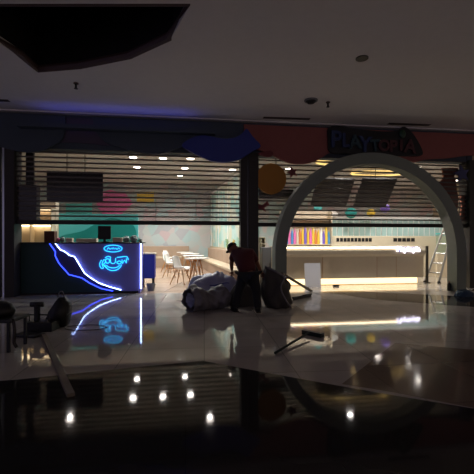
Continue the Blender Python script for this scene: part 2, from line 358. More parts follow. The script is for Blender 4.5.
# ---------------------------------------------------------------- sign
def textmesh(s, size, ext, name, m, parent, loc, rot=(PI/2, 0, 0), bold=.012):
    cu = bpy.data.curves.new(name, 'FONT'); cu.body = s; cu.size = size; cu.extrude = ext; cu.align_x = 'CENTER'; cu.align_y = 'CENTER'; cu.offset = bold; cu.resolution_u = 3
    tmp = bpy.data.objects.new('tmp', cu); C.objects.link(tmp); bpy.context.view_layer.update()
    me = bpy.data.meshes.new_from_object(tmp.evaluated_get(bpy.context.evaluated_depsgraph_get())); bpy.data.objects.remove(tmp)
    me.name = name; me.materials.clear(); me.materials.append(M[m]); o = bpy.data.objects.new(name, me); C.objects.link(o)
    o.parent = parent; o.location = loc; o.rotation_euler = rot; return o
YS = YF-.13
sc0 = wp(374, 141, YS)
sg = thing('playground_sign', 'unlit sign of fat letters reading PLAYTOPIA on the red fascia', 'sign', sc0)
def sx(px, py): return wp(px, py, YS-.1)-sc0
pl = smooth([wp(x, y, YS)-sc0 for x, y in [(328, 128), (340, 126.5), (352, 129), (372, 131), (384, 132), (396, 131), (402, 127), (408, 130), (414, 137), (421, 150), (420, 156), (405, 156.5), (385, 156.5), (370, 158.5), (350, 154), (330, 153), (327.5, 140)]], 3)
b = bm_(); prism(b, pl, (0, -.05, 0)); obj('backing_plate', b, 'ink', sg)
L = [('P', 336, 140, .60, 'lb', .02), ('L', 346, 141, .50, 'lb', 0), ('A', 355, 142.5, .50, 'lt', -.05), ('Y', 365, 145, .56, 'lb', .05), ('T', 375, 146, .42, 'lt', -.1), ('O', 384, 146, .42, 'lr', 0), ('P', 393, 146.5, .42, 'lr', 0), ('I', 401, 146, .40, 'lr', 0), ('A', 410, 147, .50, 'lr', .1)]
for ch, px, py, s, m, rr in L:
    p = wp(px, py, YS-.08)-sc0
    o = textmesh(ch, s*.95, .02, 'letter', m, sg, p, (PI/2, rr, 0), .014); o['label'] = {'lb': 'blue', 'lt': 'teal', 'lr': 'dark red'}[m]+' letter '+ch
b = bm_(); sph(b, wp(402.5, 134, YS-.08)-sc0, .09, (1, .35, 1.2)); obj('leaf', b, 'lg', sg, True)['label'] = 'green leaf above the letter I'

# ---------------------------------------------------------------- mall ceiling fittings
def cl(px, py, z=ZC): return cp(px, py, FPX*(z-HC)/(240-py))
def ceilthing(name, label, cat, px, py, group=None): return thing(name, label, cat, cl(px, py), -A, group)
for px, py, lab in ((76, 83, 'small dark sprinkler on the ceiling near the dark recess'), (328, 102, 'small dark sprinkler on the ceiling beside the round detector')):
    t = ceilthing('sprinkler', lab, 'sprinkler', px, py)
    b = bm_(); cyl(b, (0, 0, -.02), (0, 0, 0), .045, n=20); obj('rose', b, 'rim', t)
    b = bm_(); cyl(b, (0, 0, -.1), (0, 0, -.02), .02, n=10); cyl(b, (0, 0, -.11), (0, 0, -.1), .035, n=12); obj('head', b, 'blackp', t)
t = ceilthing('smoke_detector', 'round dark smoke detector on the mall ceiling', 'smoke detector', 311, 100)
b = bm_(); cyl(b, (0, 0, -.025), (0, 0, 0), .14, n=24); obj('base', b, 'grey', t); b = bm_(); cyl(b, (0, 0, -.07), (0, 0, -.025), .07, .11, n=20); obj('dome', b, 'blackp', t)
for (pa, pb), lab in ((((264, 117.5), (309, 119)), 'slot diffuser in the ceiling above the blue wave and red panel'), (((389, 123.5), (429, 125)), 'slot diffuser in the ceiling above the end of the lettered sign'), (((-25, 99.5), (8, 100.5)), 'slot diffuser in the ceiling at the far left edge')):
    a = cl(*pa); c2 = cl(*pb); mid = (a+c2)/2; d = c2-a; t = thing('slot_diffuser', lab, 'air diffuser', mid, math.atan2(d.y, d.x), 'slot diffusers along the ceiling'); h = d.length/2
    b = bm_(); box(b, (-h, -.06, -.008), (h, -.04, 0)); box(b, (-h, .04, -.008), (h, .06, 0)); box(b, (-h-.02, -.06, -.008), (-h, .06, 0)); box(b, (h, -.06, -.008), (h+.02, .06, 0)); obj('frame', b, 'rim', t)
    b = bm_(); box(b, (-h, -.04, -.004), (h, .04, 0)); obj('slot', b, 'blackp', t)
t = ceilthing('ceiling_speaker', 'round dark speaker in the ceiling at the top of the view', 'speaker', 362, 58)
b = bm_(); cyl(b, (0, 0, -.015), (0, 0, 0), .1, n=24); obj('grille', b, 'blackp', t)

# blue light with a ledge to hide it, both added to tint the ceiling
t = thing('added_ceiling_wash', 'added blue light on a ledge, tinting the ceiling above the left shutter', 'added light', (-1.5, YF-.23, 3.88))
obj('ledge', box(bm_(), (-2.2, -.12, -.06), (2.2, .10, -.02)), 'navy', t); obj('lip', box(bm_(), (-2.2, -.12, -.02), (2.2, -.1, .03)), 'navy', t)
ld = bpy.data.lights.new('blue_wash', 'AREA'); ld.shape = 'RECTANGLE'; ld.size = 3.4; ld.size_y = .03; ld.energy = 2.6; ld.color = (.12, .14, 1)
lo = bpy.data.objects.new('blue_wash', ld); C.objects.link(lo); lo.parent = t; lo.location = (0, -.05, .0); lo.rotation_euler = (math.radians(-118), 0, 0)

# ---------------------------------------------------------------- shop downlights
first = None
def downlight(px, py, D, z, label, W, r=.12, col=(.98, .98, .95), spot=True):
    p = cp(px, py, D); t = thing('downlight', label, 'downlight', (p.x, p.y, z), 0, 'round downlights in the shop ceiling')
    b = bm_(); tube(b, [(r*1.15*math.cos(k*PI/12), r*1.15*math.sin(k*PI/12), -.006) for k in range(24)], .015, 6, True); obj('trim_ring', b, 'white', t, True)
    b = bm_(); cyl(b, (0, 0, -.012), (0, 0, -.0), r, n=24); obj('lens', b, 'lamp', t)
    if spot:
        l = bpy.data.lights.new('bulb', 'SPOT'); l.energy = W; l.color = col; l.spot_size = math.radians(150); l.spot_blend = .6; l.shadow_soft_size = .08
        o = bpy.data.objects.new('bulb', l); C.objects.link(o); o.parent = t; o.location = (0, 0, -.05)
    return t
DL = [(133, 157, 'nearest of the leftmost row, right of the wide menu board'), (163, 158, 'left of the blue wave, middle one of the front row'), (190.5, 158.5, 'just under the left tip of the blue wave'),
      (137, 167, 'second one back in the leftmost row'), (137.4, 174, 'third one back in the leftmost row'), (185, 168, 'second one back in the row under the blue wave'), (180, 175.4, 'third one back in the row under the blue wave'),
      (232.6, 169.5, 'right below the blue wave beside the middle pillar'), (223, 176, 'below and left of the one beside the middle pillar'), (288.5, 168.5, 'touching the maroon star'), (417.5, 167, 'at the upper right shoulder of the arch'), (455, 183, 'below the navy star')]
for px, py, s in DL:
    D = FPX*(ZS-HC)/(240-py); D = min(D, 17.6)
    downlight(px, py, D, ZS, 'round lit downlight in the shop ceiling '+s if len(s) < 44 else 'round lit shop downlight '+s, 190 if px < 240 else 230)
for px, D, W, lab in ((70, 11.2, 190, 'added unseen above the cashier counter'), (175, 10.3, 130, 'added unseen above the shell chairs'), (210, 11.2, 110, 'added unseen above the white tables'), (258, 11.6, 60, 'hidden behind the orange disc'),  # unseen lamps over counter, chairs and tables are added to brighten the cafe
        (320, 9.95, 330, 'added unseen behind the left half of the arch crown'), (395, 10.4, 330, 'added unseen behind the right half of the arch crown'), (350, 11.4, 240, 'added unseen above the coloured packets'),  # these three are added to light the reception front and the packets
        (433, 12.6, 260, 'above the stepladder'), (408, 16.4, 260, 'far back over the lockers, right one'), (378, 17.2, 260, 'far back over the lockers, left one')):
    downlight(px, 240, D, ZS, 'round lit shop downlight ' + lab, W)

# ---------------------------------------------------------------- cafe counter (left)
CY = YF+.2
cx0, cx1 = xl+.02, xat(142.5, CY); zt = wp(80, 242.2, CY).z
ct = thing('cafe_counter', 'dark blue cashier counter with zigzag led lines and a cyan neon logo', 'counter', ((cx0+cx1)/2, CY, 0)); o0 = ct.location.copy()
obj('body', rebase(box(bm_(), (cx0, CY, .05), (cx1-.1, CY+.65, zt-.03)), o0), 'tealc', ct)
obj('plinth', rebase(box(bm_(), (cx0, CY+.05, 0), (cx1-.15, CY+.6, .05)), o0), 'blackp', ct)
obj('worktop', rebase(box(bm_(), (cx0, CY-.06, zt-.03), (cx1, CY+.7, zt), .006), o0), 'blackp', ct)
white_l = [(55.4, 243.6), (60.6, 250), (64.3, 251.3), (69.5, 255.3), (74.6, 256.8), (79, 264), (84.3, 273), (90, 277.4), (99, 283), (109, 286.7), (121, 290)]
blue_l = [(49.5, 243.5), (55.4, 251.6), (55.2, 256), (59, 263.4), (68.8, 274.5), (82, 278), (90, 283.3), (101, 288.5), (113, 291)]
def onc(pts, Y): return [wp(x, y, Y) for x, y in pts]
zlow = .06
P = onc(white_l, CY-.04); P[0].z = zt-.035
poly = P + [Vector((P[-1].x+.05, CY-.04, zlow)), Vector((cx1-.06, CY-.04, zlow)), Vector((cx1-.06, CY-.04, zt-.035))]
b = bm_(); prism(b, poly, (0, .04, 0)); obj('periwinkle_front', rebase(b, o0), 'peri', ct)
Q = onc(blue_l, CY-.015); Q[0].z = zt-.035; W_ = onc(white_l, CY-.015); W_[0].z = zt-.035
b = bm_(); prism(b, Q + W_[::-1], (0, .015, 0)); obj('navy_front', rebase(b, o0), 'navyc', ct)
b = bm_(); tube(b, onc(white_l, CY-.075), .008, 6); obj('white_led_line', rebase(b, o0), 'led', ct)
b = bm_(); tube(b, onc(blue_l, CY-.04), .011, 6); obj('blue_led_line', rebase(b, o0), 'ledb', ct)
b = bm_(); cyl(b, (cx1-.03, CY-.05, .12), (cx1-.03, CY-.05, zt-.04), .015, n=12); obj('corner_led_tube', rebase(b, o0), 'led', ct, True)
obj('side_panel', rebase(box(bm_(), (cx1-.1, CY, .0), (cx1-.055, CY+.65, zt-.03)), o0), 'peri', ct)
# neon logo strokes
YN = CY-.065
def ell(cx, cy, rx, ry, a0=0, a1=2*PI, n=24): return [(cx+rx*math.cos(a0+(a1-a0)*k/n), cy-ry*math.sin(a0+(a1-a0)*k/n)) for k in range(n+1)]
b = bm_(); tube(b, onc(ell(113, 248.6, 9, 3.4)[:-1], YN), .008, 6, True)
for seg in ([(107, 249.4), (108.5, 247.6), (110, 249.3), (111.5, 248)], [(112, 249.2), (113.2, 247.6), (114.4, 249.2)], [(115.2, 248), (117, 249.4), (118.6, 247.8), (119.6, 249)]): tube(b, onc(seg, YN), .008, 6)
obj('neon_oval_badge', rebase(b, o0), 'neon', ct)
b = bm_()
logo = [[(101.5, 260), (99.5, 264), (101, 268), (103.5, 268), (102, 264), (104, 259.5), (106, 262), (103, 264.5), (106.5, 267.5)],
        ell(107.5, 261, 2.1, 2.2, n=12), [(110.2, 258), (110.6, 262.5), (113, 263.6), (115.2, 262.4), (115.6, 258)],
        [(116.6, 262.6), (119, 260.8), (121.6, 262.6), (119, 264), (116.8, 262.8)], [(122, 259.6), (122.4, 263.6), (124.6, 260), (126.2, 263), (126.4, 258.4)],
        ell(113, 263.4, 8.4, 7.2, PI*1.05, PI*1.95, 16), ell(113, 264.5, 6.6, 3.4, PI*1.05, PI*1.95, 12), [(105, 257.8), (108, 256.4), (111, 257.4)], [(117, 257.4), (121, 257), (126.8, 256.6), (128.2, 260)]]
for seg in logo: tube(b, smooth(onc(seg, YN), 2, False), .008, 6)
obj('neon_script_logo', rebase(b, o0), 'neon', ct)
# small blue light of the neon panel
# blue cabinet to the right of the counter
b = bm_(); p0 = wp(144.5, 279, CY+.75); x1c = wp(154.2, 270, CY+.75).x
t = thing('under_counter_cabinet', 'deep blue cabinet with a pale top right of the neon counter', 'cabinet', ((p0.x+x1c)/2, CY+.85, 0))
w2 = (x1c-p0.x)/2+.01
obj('body', box(bm_(), (-w2-.1, -.1, .28), (w2, .35, .92), .008), 'bluebox', t); obj('top', box(bm_(), (-w2-.1, -.12, .92), (w2+.02, .37, .95), .005), 'cream', t)
for sx_ in (-w2-.05, w2-.05):
    for sy in (-.05, .3): obj('leg', cyl(bm_(), (sx_, sy, 0), (sx_, sy, .28), .02, n=8), 'blackp', t)
# small bucket on floor
p = fl(151, 290.5); t = thing('bucket', 'small grey bucket on the floor right of the neon counter', 'bucket', p)
b = bm_(); cyl(b, (0, 0, 0), (0, 0, .17), .08, .115, n=20, caps=False); cyl(b, (0, 0, 0), (0, 0, .01), .08, n=20); pail_ = obj('pail', b, 'grey', t, False); b = bm_(); tube(b, [(.115*math.cos(k*PI/12), .115*math.sin(k*PI/12), .17) for k in range(24)], .008, 6, True); obj('rim', b, 'grey', pail_, True)
b = bm_(); tube(b, smooth([(-.118, 0, .16), (-.09, -.06, .19), (0, -.13, .2), (.09, -.06, .19), (.118, 0, .16)], 3, False), .005, 6); obj('handle', b, 'blackp', t)

# kitchen back wall (teal) and warm niche
KY = 12.2
kx0 = -8; kx1 = xat(138, KY)
struct('wall_kitchen', box(bm_(), (kx0, KY, 0), (kx1, KY+.1, 2.12)), 'teal')
o = cut('hill_mural', [(62, 236), (72, 233.5), (84, 230.5), (92, 226), (99, 222), (112, 218), (124, 221), (134, 226), (137, 236), (137, 243), (60, 243)], KY-.001, .02, 'teal2', 'dark teal hill shape on the kitchen wall behind the counter', 'wall decoration')
wx0, wx1 = xat(-14, KY-.6), xat(52, KY-.6)
t = thing('lit_wall_niche', 'cream back cabinet with warm light along its top behind the counter', 'cabinet', ((wx0+wx1)/2, KY-.6, 0)); h = (wx1-wx0)/2
obj('back_panel', box(bm_(), (-h, .3, 0), (h, .59, 2.45)), 'cream2', t)
obj('upper_shelf', box(bm_(), (-h, -.05, 2.2), (h, .3, 2.24)), 'cream', t)
obj('lower_shelf', box(bm_(), (-h, .0, 1.74), (h, .3, 1.77)), 'cream', t); obj('led_strip', box(bm_(), (-h+.05, .2, 1.715), (h-.05, .24, 1.74)), 'ledw2', t)
obj('led_strip', box(bm_(), (-h+.05, .2, 2.17), (h-.05, .24, 2.2)), 'ledw2', t)
b = bm_()
for k in range(4): box(b, (-h+.02+k*(2*h-.06)/3, .0, 0), (-h+.04+k*(2*h-.06)/3, .3, 2.2))
obj('dividers', b, 'cream', t)
# things on the cafe counter / worktop
def onbox(name, px0, px1, pyt, D_Y, m, label, cat, dep=.2, zb_=None, bev=.01):
    z0 = zt if zb_ is None else zb_
    x0, x1 = xat(px0, D_Y), xat(px1, D_Y); z1 = wp((px0+px1)/2, pyt, D_Y).z
    b = bm_(); box(b, (-(x1-x0)/2, 0, 0), ((x1-x0)/2, dep, z1-z0), bev)
    return tag(obj(name, b, m, loc=((x0+x1)/2, D_Y, z0)), label, cat)
def onctr(name, px0, px1, pyt, m, label, cat, dep=.2, dy=.2): return onbox(name, px0, px1, pyt, CY+dy, m, label, cat, dep)
onctr('cardboard_box', 44, 54.5, 231, 'cardb', 'dark brown box on the left part of the neon counter', 'box')
t = thing('monitor', 'black monitor standing on the neon counter before the teal wall', 'monitor', (xat(104.5, CY+.3), CY+.3, zt)); mw = (xat(111, CY+.3)-xat(98, CY+.3))/2; mh = wp(104, 226, CY+.3).z-zt
obj('screen', box(bm_(), (-mw, -.02, .07), (mw, .02, mh), .008), 'blackp', t); obj('neck', box(bm_(), (-.03, .0, .01), (.03, .03, .09)), 'blackp', t); obj('foot', box(bm_(), (-.12, -.08, 0), (.12, .1, .012), .004), 'blackp', t)
for px, r, m, lab in ((58.4, .05, 'pink', 'small pink bag beside the brown box on the counter'), (62.6, .057, 'bag', 'grey green bag beside the pink one on the counter')):
    b = bm_(); sph(b, (0, 0, r*1.1), r, (1, .8, 1.15), 14)
    for v in b.verts: v.co += Vector((random.uniform(-1, 1), random.uniform(-1, 1), 0))*r*.12; v.co.z = max(0, v.co.z)
    tag(obj('small_bag', b, m, loc=(xat(px, CY+.4), CY+.4, zt)), lab, 'bag')
onctr('carton', 65.5, 72, 238, 'cream2', 'low pale carton on the counter left of the monitor', 'carton', .15)
onctr('tray', 76, 96, 238.6, 'cream', 'wide low cream tray on the counter left of the monitor', 'tray', .25, .25)
onctr('napkin_box', 112.5, 122, 237.5, 'cream2', 'low pale box on the counter right of the monitor', 'box', .15)
for px, r, lab in ((126.5, .085, 'crumpled plastic bag on the counter right of the pale box'), (134, .095, 'larger crumpled plastic bag near the counter corner'), (140.4, .045, 'small crumpled plastic bag at the counter corner')):
    b = bm_(); bmesh.ops.create_icosphere(b, subdivisions=3, radius=r)
    for v in b.verts:
        v.co *= 1+random.uniform(-.12, .12); v.co.z = max(0, v.co.z+r*.8)
    tag(obj('plastic_bag', b, 'bag', loc=(xat(px, CY+.32), CY+.32, zt)), lab, 'bag')

# hanging menu boards
def board(name, px0, px1, py0, py1, Y, rods, label, tilt=0, m='boardm'):
    a = wp(px0, py0, Y); c = wp(px1, py1, Y); ctr = (a+c)/2; h = (c.x-a.x)/2; v = (a.z-c.z)/2
    t = thing(name, label, 'menu board', ctr)
    rm = Matrix.Rotation(tilt, 4, 'X')
    b = bm_(); box(b, (-h, -.02, -v), (h, .02, v), .006, rm); obj('panel', b, m, t)
    b = bm_()
    for s in ((-h, -h+.03), (h-.03, h)): box(b, (s[0], -.026, -v), (s[1], .026, v), 0, rm)
    for s in ((-v, -v+.03), (v-.03, v)): box(b, (-h, -.026, s[0]), (h, .026, s[1]), 0, rm)
    obj('frame', b, 'blackp', t)
    top = rm @ Vector((0, 0, v))
    for px in rods:
        x = xat(px, Y)-ctr.x
        cyl_ = cyl(bm_(), (x, top.y, top.z), (x, top.y, ZS-ctr.z), .012, n=8); obj('rod', cyl_, 'blackp', t)
    return t
board('menu_board', 47, 103, 171, 201.5, YF+.9, (67, 85), 'wide black menu board hanging on two rods behind the left shutter')
board('menu_board', 314, 350, 176, 209, YF+1.1, (330,), 'dark tilted menu board behind the left half of the arch', tilt=math.radians(40))
board('menu_board', 358, 391, 176, 209, YF+1.1, (370,), 'dark tilted menu board hanging on one rod under the arch crown', tilt=math.radians(40))
x0 = xat(17, YF+.2); x1 = xat(36.8, YF+.2)
t = thing('extractor_hood', 'dark olive box hanging behind the lower left corner of the left shutter', 'extractor hood', ((x0+x1)/2, YF+.3, 1.72)); h = (x1-x0)/2
obj('hood', box(bm_(), (-h, -.12, 0), (h, .12, .88), .01), 'olive', t); obj('duct', box(bm_(), (-.09, .06, .88), (.09, .12, ZS-1.72)), 'olive', t)
# olive hanging board behind the disc, brown puzzle figure at the right
board('hanging_board', 259, 293, 189, 199, YF+.4, (276,), 'dark olive strip board behind the shutter below the orange disc', m='olive')
cut('figure_cutout', [(441, 168), (457, 168), (457, 174), (453, 176), (455, 180), (456, 190), (458, 200), (456, 212), (450, 218), (448, 206), (440, 204), (437, 196), (438, 184), (443, 178), (442, 174)], YF+.12, .04, 'brownf', 'brown toy-like figure cut-out behind the right end of the shutter', 'wall decoration', sm=False)
cut('figure_cutout', [(459.5, 196), (466, 194), (468, 203), (464, 210), (468, 220), (459, 222), (460, 212), (461, 206)], YF+.12, .04, 'brownf', 'small brown cut-out piece beside the right pillar', 'wall decoration', sm=False)

# warm oval light coves over the reception
for px, D, rx, ry, lab in ((352, 13.0, 1.25, .55, 'warm oval light ring in the reception ceiling nearest the shutter'), (378, 15.2, 1.1, .5, 'warm oval light ring farther back in the reception ceiling')):
    p = cp(px, 240, D); t = thing('oval_light_ring', lab, 'ceiling light', (p.x, p.y, ZS-.02), -.1)
    pts = [(rx*math.cos(k*PI/24), ry*math.sin(k*PI/24), -.08) for k in range(48)]
    b = bm_(); tube(b, pts, .035, 8, True); obj('ring', b, 'cove', t, True)
    for k in (0, 12, 24, 36): obj('hanger', cyl(bm_(), (pts[k][0], pts[k][1], -.07), (pts[k][0], pts[k][1], .02), .01, n=6), 'blackp', t)

# ---------------------------------------------------------------- cafe furniture (rows run about 12 degrees left of the view)
BA = math.radians(12.3)
bd = FW*math.cos(BA) - RT*math.sin(BA); bn = RT*math.cos(BA) + FW*math.sin(BA)     # along the bench, and to its right
bz = math.atan2(bd.y, bd.x)
P0 = cw(-.12, 10.2)
def bl(s, n, z=0): return P0 + bd*s + bn*n + Z3*z
def oriented(bm, P=P0):       # build in (s, n, z) coordinates
    R_ = Matrix(((bd.x, bn.x, 0, P.x), (bd.y, bn.y, 0, P.y), (0, 0, 1, 0), (0, 0, 0, 1)))
    bmesh.ops.transform(bm, matrix=R_, verts=bm.verts[:]); return bm
Lb = 8.0
t = thing('bench', 'long cream upholstered bench along the mural wall beside the tables', 'bench', P0); 
obj('base', rebase(oriented(box(bm_(), (0, .04, 0), (Lb, .5, .38))), P0), 'bench', t)
obj('seat', rebase(oriented(box(bm_(), (0, 0, .38), (Lb, .5, .47), .02)), P0), 'seat', t)
b = bm_()
for k in range(8): box(b, (k*Lb/8+.006, .42, .47), ((k+1)*Lb/8-.006, .56, .93), .02)
obj('backrest', rebase(oriented(b), P0), 'bench', t)
# mural partition behind the bench
b = oriented(box(bm_(), (-.35, .6, 0), (Lb+.55, .68, 1.0))); struct('wall_partition', b, 'beige')
b = oriented(box(bm_(), (-.35, .62, 1.0), (Lb+.55, .66, 3.5))); struct('wall_partition_mural', b, 'mural2')
b = bm_(); box(b, (-.37, .58, 3.5), (Lb+.55, .7, 3.56))
for k in range(5): box(b, (-.37+k*2.1, .59, 1.0), (-.33+k*2.1, .61, 3.5))
struct('trim_8', oriented(b), 'white')
# plants with yellow/green leaves on the partition ledge
# back bench
pb0 = cp(146, 240, 17.9)
t = thing('bench', 'brown bench against the far mural wall at the back of the cafe', 'bench', cp(166, 240, 17.8)*Vector((1, 1, 0)))
obj('base', box(bm_(), (-1.3, 0, 0), (1.1, .5, .42), .01), 'bench', t); obj('seat', box(bm_(), (-1.3, -.02, .42), (1.1, .42, .5), .02), 'seat', t); obj('backrest', box(bm_(), (-1.3, .42, .5), (1.1, .56, 1.0), .02), 'bench', t)

def table(label):
    t = thing('cafe_table', label, 'table', (0, 0, 0), 0, 'round white cafe tables in a row')
    b = bm_(); cyl(b, (0, 0, .725), (0, 0, .75), .38, n=40); obj('tabletop', b, 'whitet', t)
    b = bm_(); cyl(b, (0, 0, .69), (0, 0, .725), .13, n=16); obj('hub', b, 'wood', t)
    for k in range(4):
        a = PI/4+k*PI/2; b = bm_(); cyl(b, (.27*math.cos(a), .27*math.sin(a), 0), (.09*math.cos(a), .09*math.sin(a), .72), .014, .022, n=10); obj('leg', b, 'wood', t, True)
        b = bm_()
    return t
TS = [(197, 11.4, 'nearest round white table with splayed wooden legs, before the bench'), (193.5, 13.3, 'second round white table from the front in the cafe row'), (190, 15.3, 'third round white table from the front in the cafe row'), (185, 17.0, 'farthest round white table in the cafe row')]
t0 = table(TS[0][2])
for i, (px, D, lab) in enumerate(TS):
    t = t0 if i == 0 else copy_tree(t0)
    t.location = cp(px, 240, D)*Vector((1, 1, 0)); t.rotation_euler.z = bz+.2; t['label'] = lab
def chair(label):
    t = thing('shell_chair', label, 'chair', (0, 0, 0), 0, 'white shell chairs at the cafe tables')
    # shell: seat (facing +x) and back in one moulded surface
    prof = [(.22, .43), (.20, .455), (.10, .44), (-.02, .435), (-.12, .45), (-.18, .50), (-.21, .58), (-.235, .68), (-.25, .78), (-.255, .83)]
    wid = [.20, .22, .235, .24, .24, .235, .225, .215, .19, .14]
    b = bm_(); rows = []
    for (x, z), w_ in zip(smooth([Vector((x, 0, z)) for x, z in prof], 1, False) if False else prof, wid):
        row = []
        for j in range(9):
            u = -1+j/4; lift = .07*u**4
            bx, bz_ = (0, lift) if z < .5 else (lift*1.3, 0)
            row.append(b.verts.new((x+bx, w_*u, z+bz_)))
        rows.append(row)
    for i in range(len(rows)-1):
        for j in range(8): b.faces.new((rows[i][j], rows[i][j+1], rows[i+1][j+1], rows[i+1][j]))
    o = obj('shell', b, 'white', t, True); s = o.modifiers.new('thick', 'SOLIDIFY'); s.thickness = .014
    s = o.modifiers.new('sub', 'SUBSURF'); s.levels = 1; s.render_levels = 1
    for sx_ in (-1, 1):
        for sy in (-1, 1):
            b = bm_(); cyl(b, (.23*sx_-.01, .22*sy, 0), (.1*sx_, .1*sy, .42), .011, .017, n=8); obj('leg', b, 'wood', t, True)
    b = bm_()
    for p_, q_ in (((.14, -.13), (-.14, .13)), ((.14, .13), (-.14, -.13))): cyl(b, (p_[0], p_[1], .3), (q_[0], q_[1], .3), .004, n=6)
    obj('brace', b, 'blackp', t); return t
CH = [(181, 10.95, .0, 'nearest white shell chair left of the nearest round table'), (171.5, 13.0, .15, 'white shell chair behind the nearest one, at the second table'), (169, 15.0, -.1, 'white shell chair at the third table, mostly hidden'), (169, 16.8, .1, 'farthest white shell chair by the back bench')]
c0 = chair(CH[0][3])
for i, (px, D, dr, lab) in enumerate(CH):
    t = c0 if i == 0 else copy_tree(c0)
    t.location = cp(px, 240, D)*Vector((1, 1, 0)); t.rotation_euler.z = bz-PI/2-.55+dr; t['label'] = lab

# greenery by the mural
for i, (s, nn, z, r, m, lab) in enumerate(((1.2, .52, 0, .16, 'grnp', 'leafy green plant in the mural corner behind the worker'), (2.2, .52, 0, .13, 'yellow', 'yellow leafed plant in front of the mural left of the worker'), (3.4, .52, 0, .14, 'grnp', 'smaller green plant farther along the mural ledge'))):
    base = bl(s, nn-.03, .93); t = thing('potted_plant', lab, 'plant', base)
    b = bm_(); cyl(b, (0, 0, 0), (0, 0, .09), .035, .048, n=14); obj('pot', b, 'white', t)
    b = bm_()
    for k in range(60):
        a = random.uniform(0, 2*PI); rr = random.uniform(.1, 1)*r*.6; z0 = .1+random.uniform(0, r*2.2); c_ = Vector((rr*math.cos(a), rr*math.sin(a), z0))
        d = Vector((math.cos(a), math.sin(a), .5)).normalized()*.045; sd = Vector((-math.sin(a), math.cos(a), 0))*.016
        vs = [b.verts.new(c_-d), b.verts.new(c_+sd), b.verts.new(c_+d), b.verts.new(c_-sd)]; b.faces.new(vs)
    for k in range(5): cyl(b, (0, 0, .08), (random.uniform(-.05, .05), random.uniform(-.05, .05), .08+r*1.6), .003, n=5)
    obj('foliage', b, m, t)

# ---------------------------------------------------------------- reception counter (right)
RY = 10.15
rx0, rx1 = xat(277, RY), xat(423.5, RY); zt2 = wp(350, 246.5, RY).z
rc = thing('reception_counter', 'long cream reception counter with warm light under its foot and lit top edge', 'counter', ((rx0+rx1)/2, RY, 0)); h = (rx1-rx0)/2
obj('plinth', box(bm_(), (-h+.1, .16, 0), (h-.1, .7, .2)), 'cream2', rc)
b = bm_(); prof = [(0, .2), (0, .82), (-.09, .9), (-.1, 1.0), (-.06, zt2-.03), (.75, zt2-.03), (.75, .2)]
prism(b, [Vector((-h, y, z)) for y, z in prof], (2*h, 0, 0)); obj('front_body', b, 'cream', rc)
obj('worktop', box(bm_(), (-h-.03, -.02, zt2-.03), (h+.03, .78, zt2), .006), 'cream2', rc)
obj('floor_led_strip', box(bm_(), (-h+.12, .12, .02), (h-.12, .155, .18)), 'plinthlit', rc)
obj('top_led_strip', box(bm_(), (-h+.02, -.085, zt2-.045), (h-.75, -.062, zt2-.02)), 'ledw', rc)
for x in (-.9, .75, 1.35): obj('joint_line', box(bm_(), (x, -.004, .21), (x+.01, .0, .81)), 'wood', rc)
# white lit sign on the counter
p = wp(408.5, 249.2, RY-.13)
t = thing('lit_counter_sign', 'small glowing white lettered sign on the right end of the reception counter', 'sign', p)
obj('mount', box(bm_(), (-.33, .01, -.07), (.33, .025, .07)), 'peri', t)
textmesh('Playtopia', .2, .006, 'lettering', 'signw', t, (0, 0, 0), bold=.012)
p = Vector((0, 0, 0))
# leaning white board
a = fl(311, 286.5); t = tag(obj('foam_board', box(bm_(), (-.215, -.01, 0), (.235, .01, .66), .003, Matrix.Rotation(-.11, 4, 'X')), 'paper', loc=(a.x, RY-.27, 0), rot=(0, 0, -.05)), 'white board leaning against the front of the reception counter', 'board')
# posts at end of counter
t = thing('queue_barrier_post', 'grey steel post at the right end of the reception counter', 'post', (xat(427, RY+.25), RY+.25, 0)); obj('post', box(bm_(), (-.03, -.03, .01), (.03, .03, 1.12), .005), 'guide', t); obj('base', cyl(bm_(), (0, 0, 0), (0, 0, .012), .1, n=20), 'guide', t)
# low back wall with dark vents
BY = 12.4
bx0, bx1 = xat(333, BY), xat(452, BY); zbk = wp(380, 236, BY).z
t = thing('back_cabinet', 'beige back cabinet with two rows of dark vents behind the reception', 'cabinet', ((bx0+bx1)/2, BY, 0)); hb = (bx1-bx0)/2
obj('body', box(bm_(), (-hb, 0, 0), (hb, .4, zbk), .01), 'cream', t)
for (pa, pb, n) in ((336, 372, 10), (393, 415, 5)):
    b = bm_()
    for k in range(n):
        xa = xat(pa+(pb-pa)*k/n+.4, BY)-t.location.x; xb_ = xat(pa+(pb-pa)*(k+1)/n-.4, BY)-t.location.x
        box(b, (xa, -.012, wp(360, 241.6, BY).z), (xb_, 0, wp(360, 238, BY).z))
    obj('vent_row', b, 'blackp', t)
# locker grid (pale) behind, seen above the back cabinet, and hanging goods
LY = 13.6
t = thing('locker_wall', 'pale grey locker wall with narrow vertical doors behind the back cabinet', 'lockers', (xat(392, LY), LY, 0)); hl = xat(450, LY)-xat(392, LY)
obj('carcass', box(bm_(), (-hl, 0, 0), (hl, .4, 2.2)), 'white', t)
b = bm_()
nd = 22
for k in range(nd): box(b, (-hl+2*hl*k/nd+.02, -.02, .1), (-hl+2*hl*(k+1)/nd-.02, 0, 2.12), .004)
obj('doors', b, mat('locker_door', 'a8c4c0', .4, noise=.2, nscale=3), t)
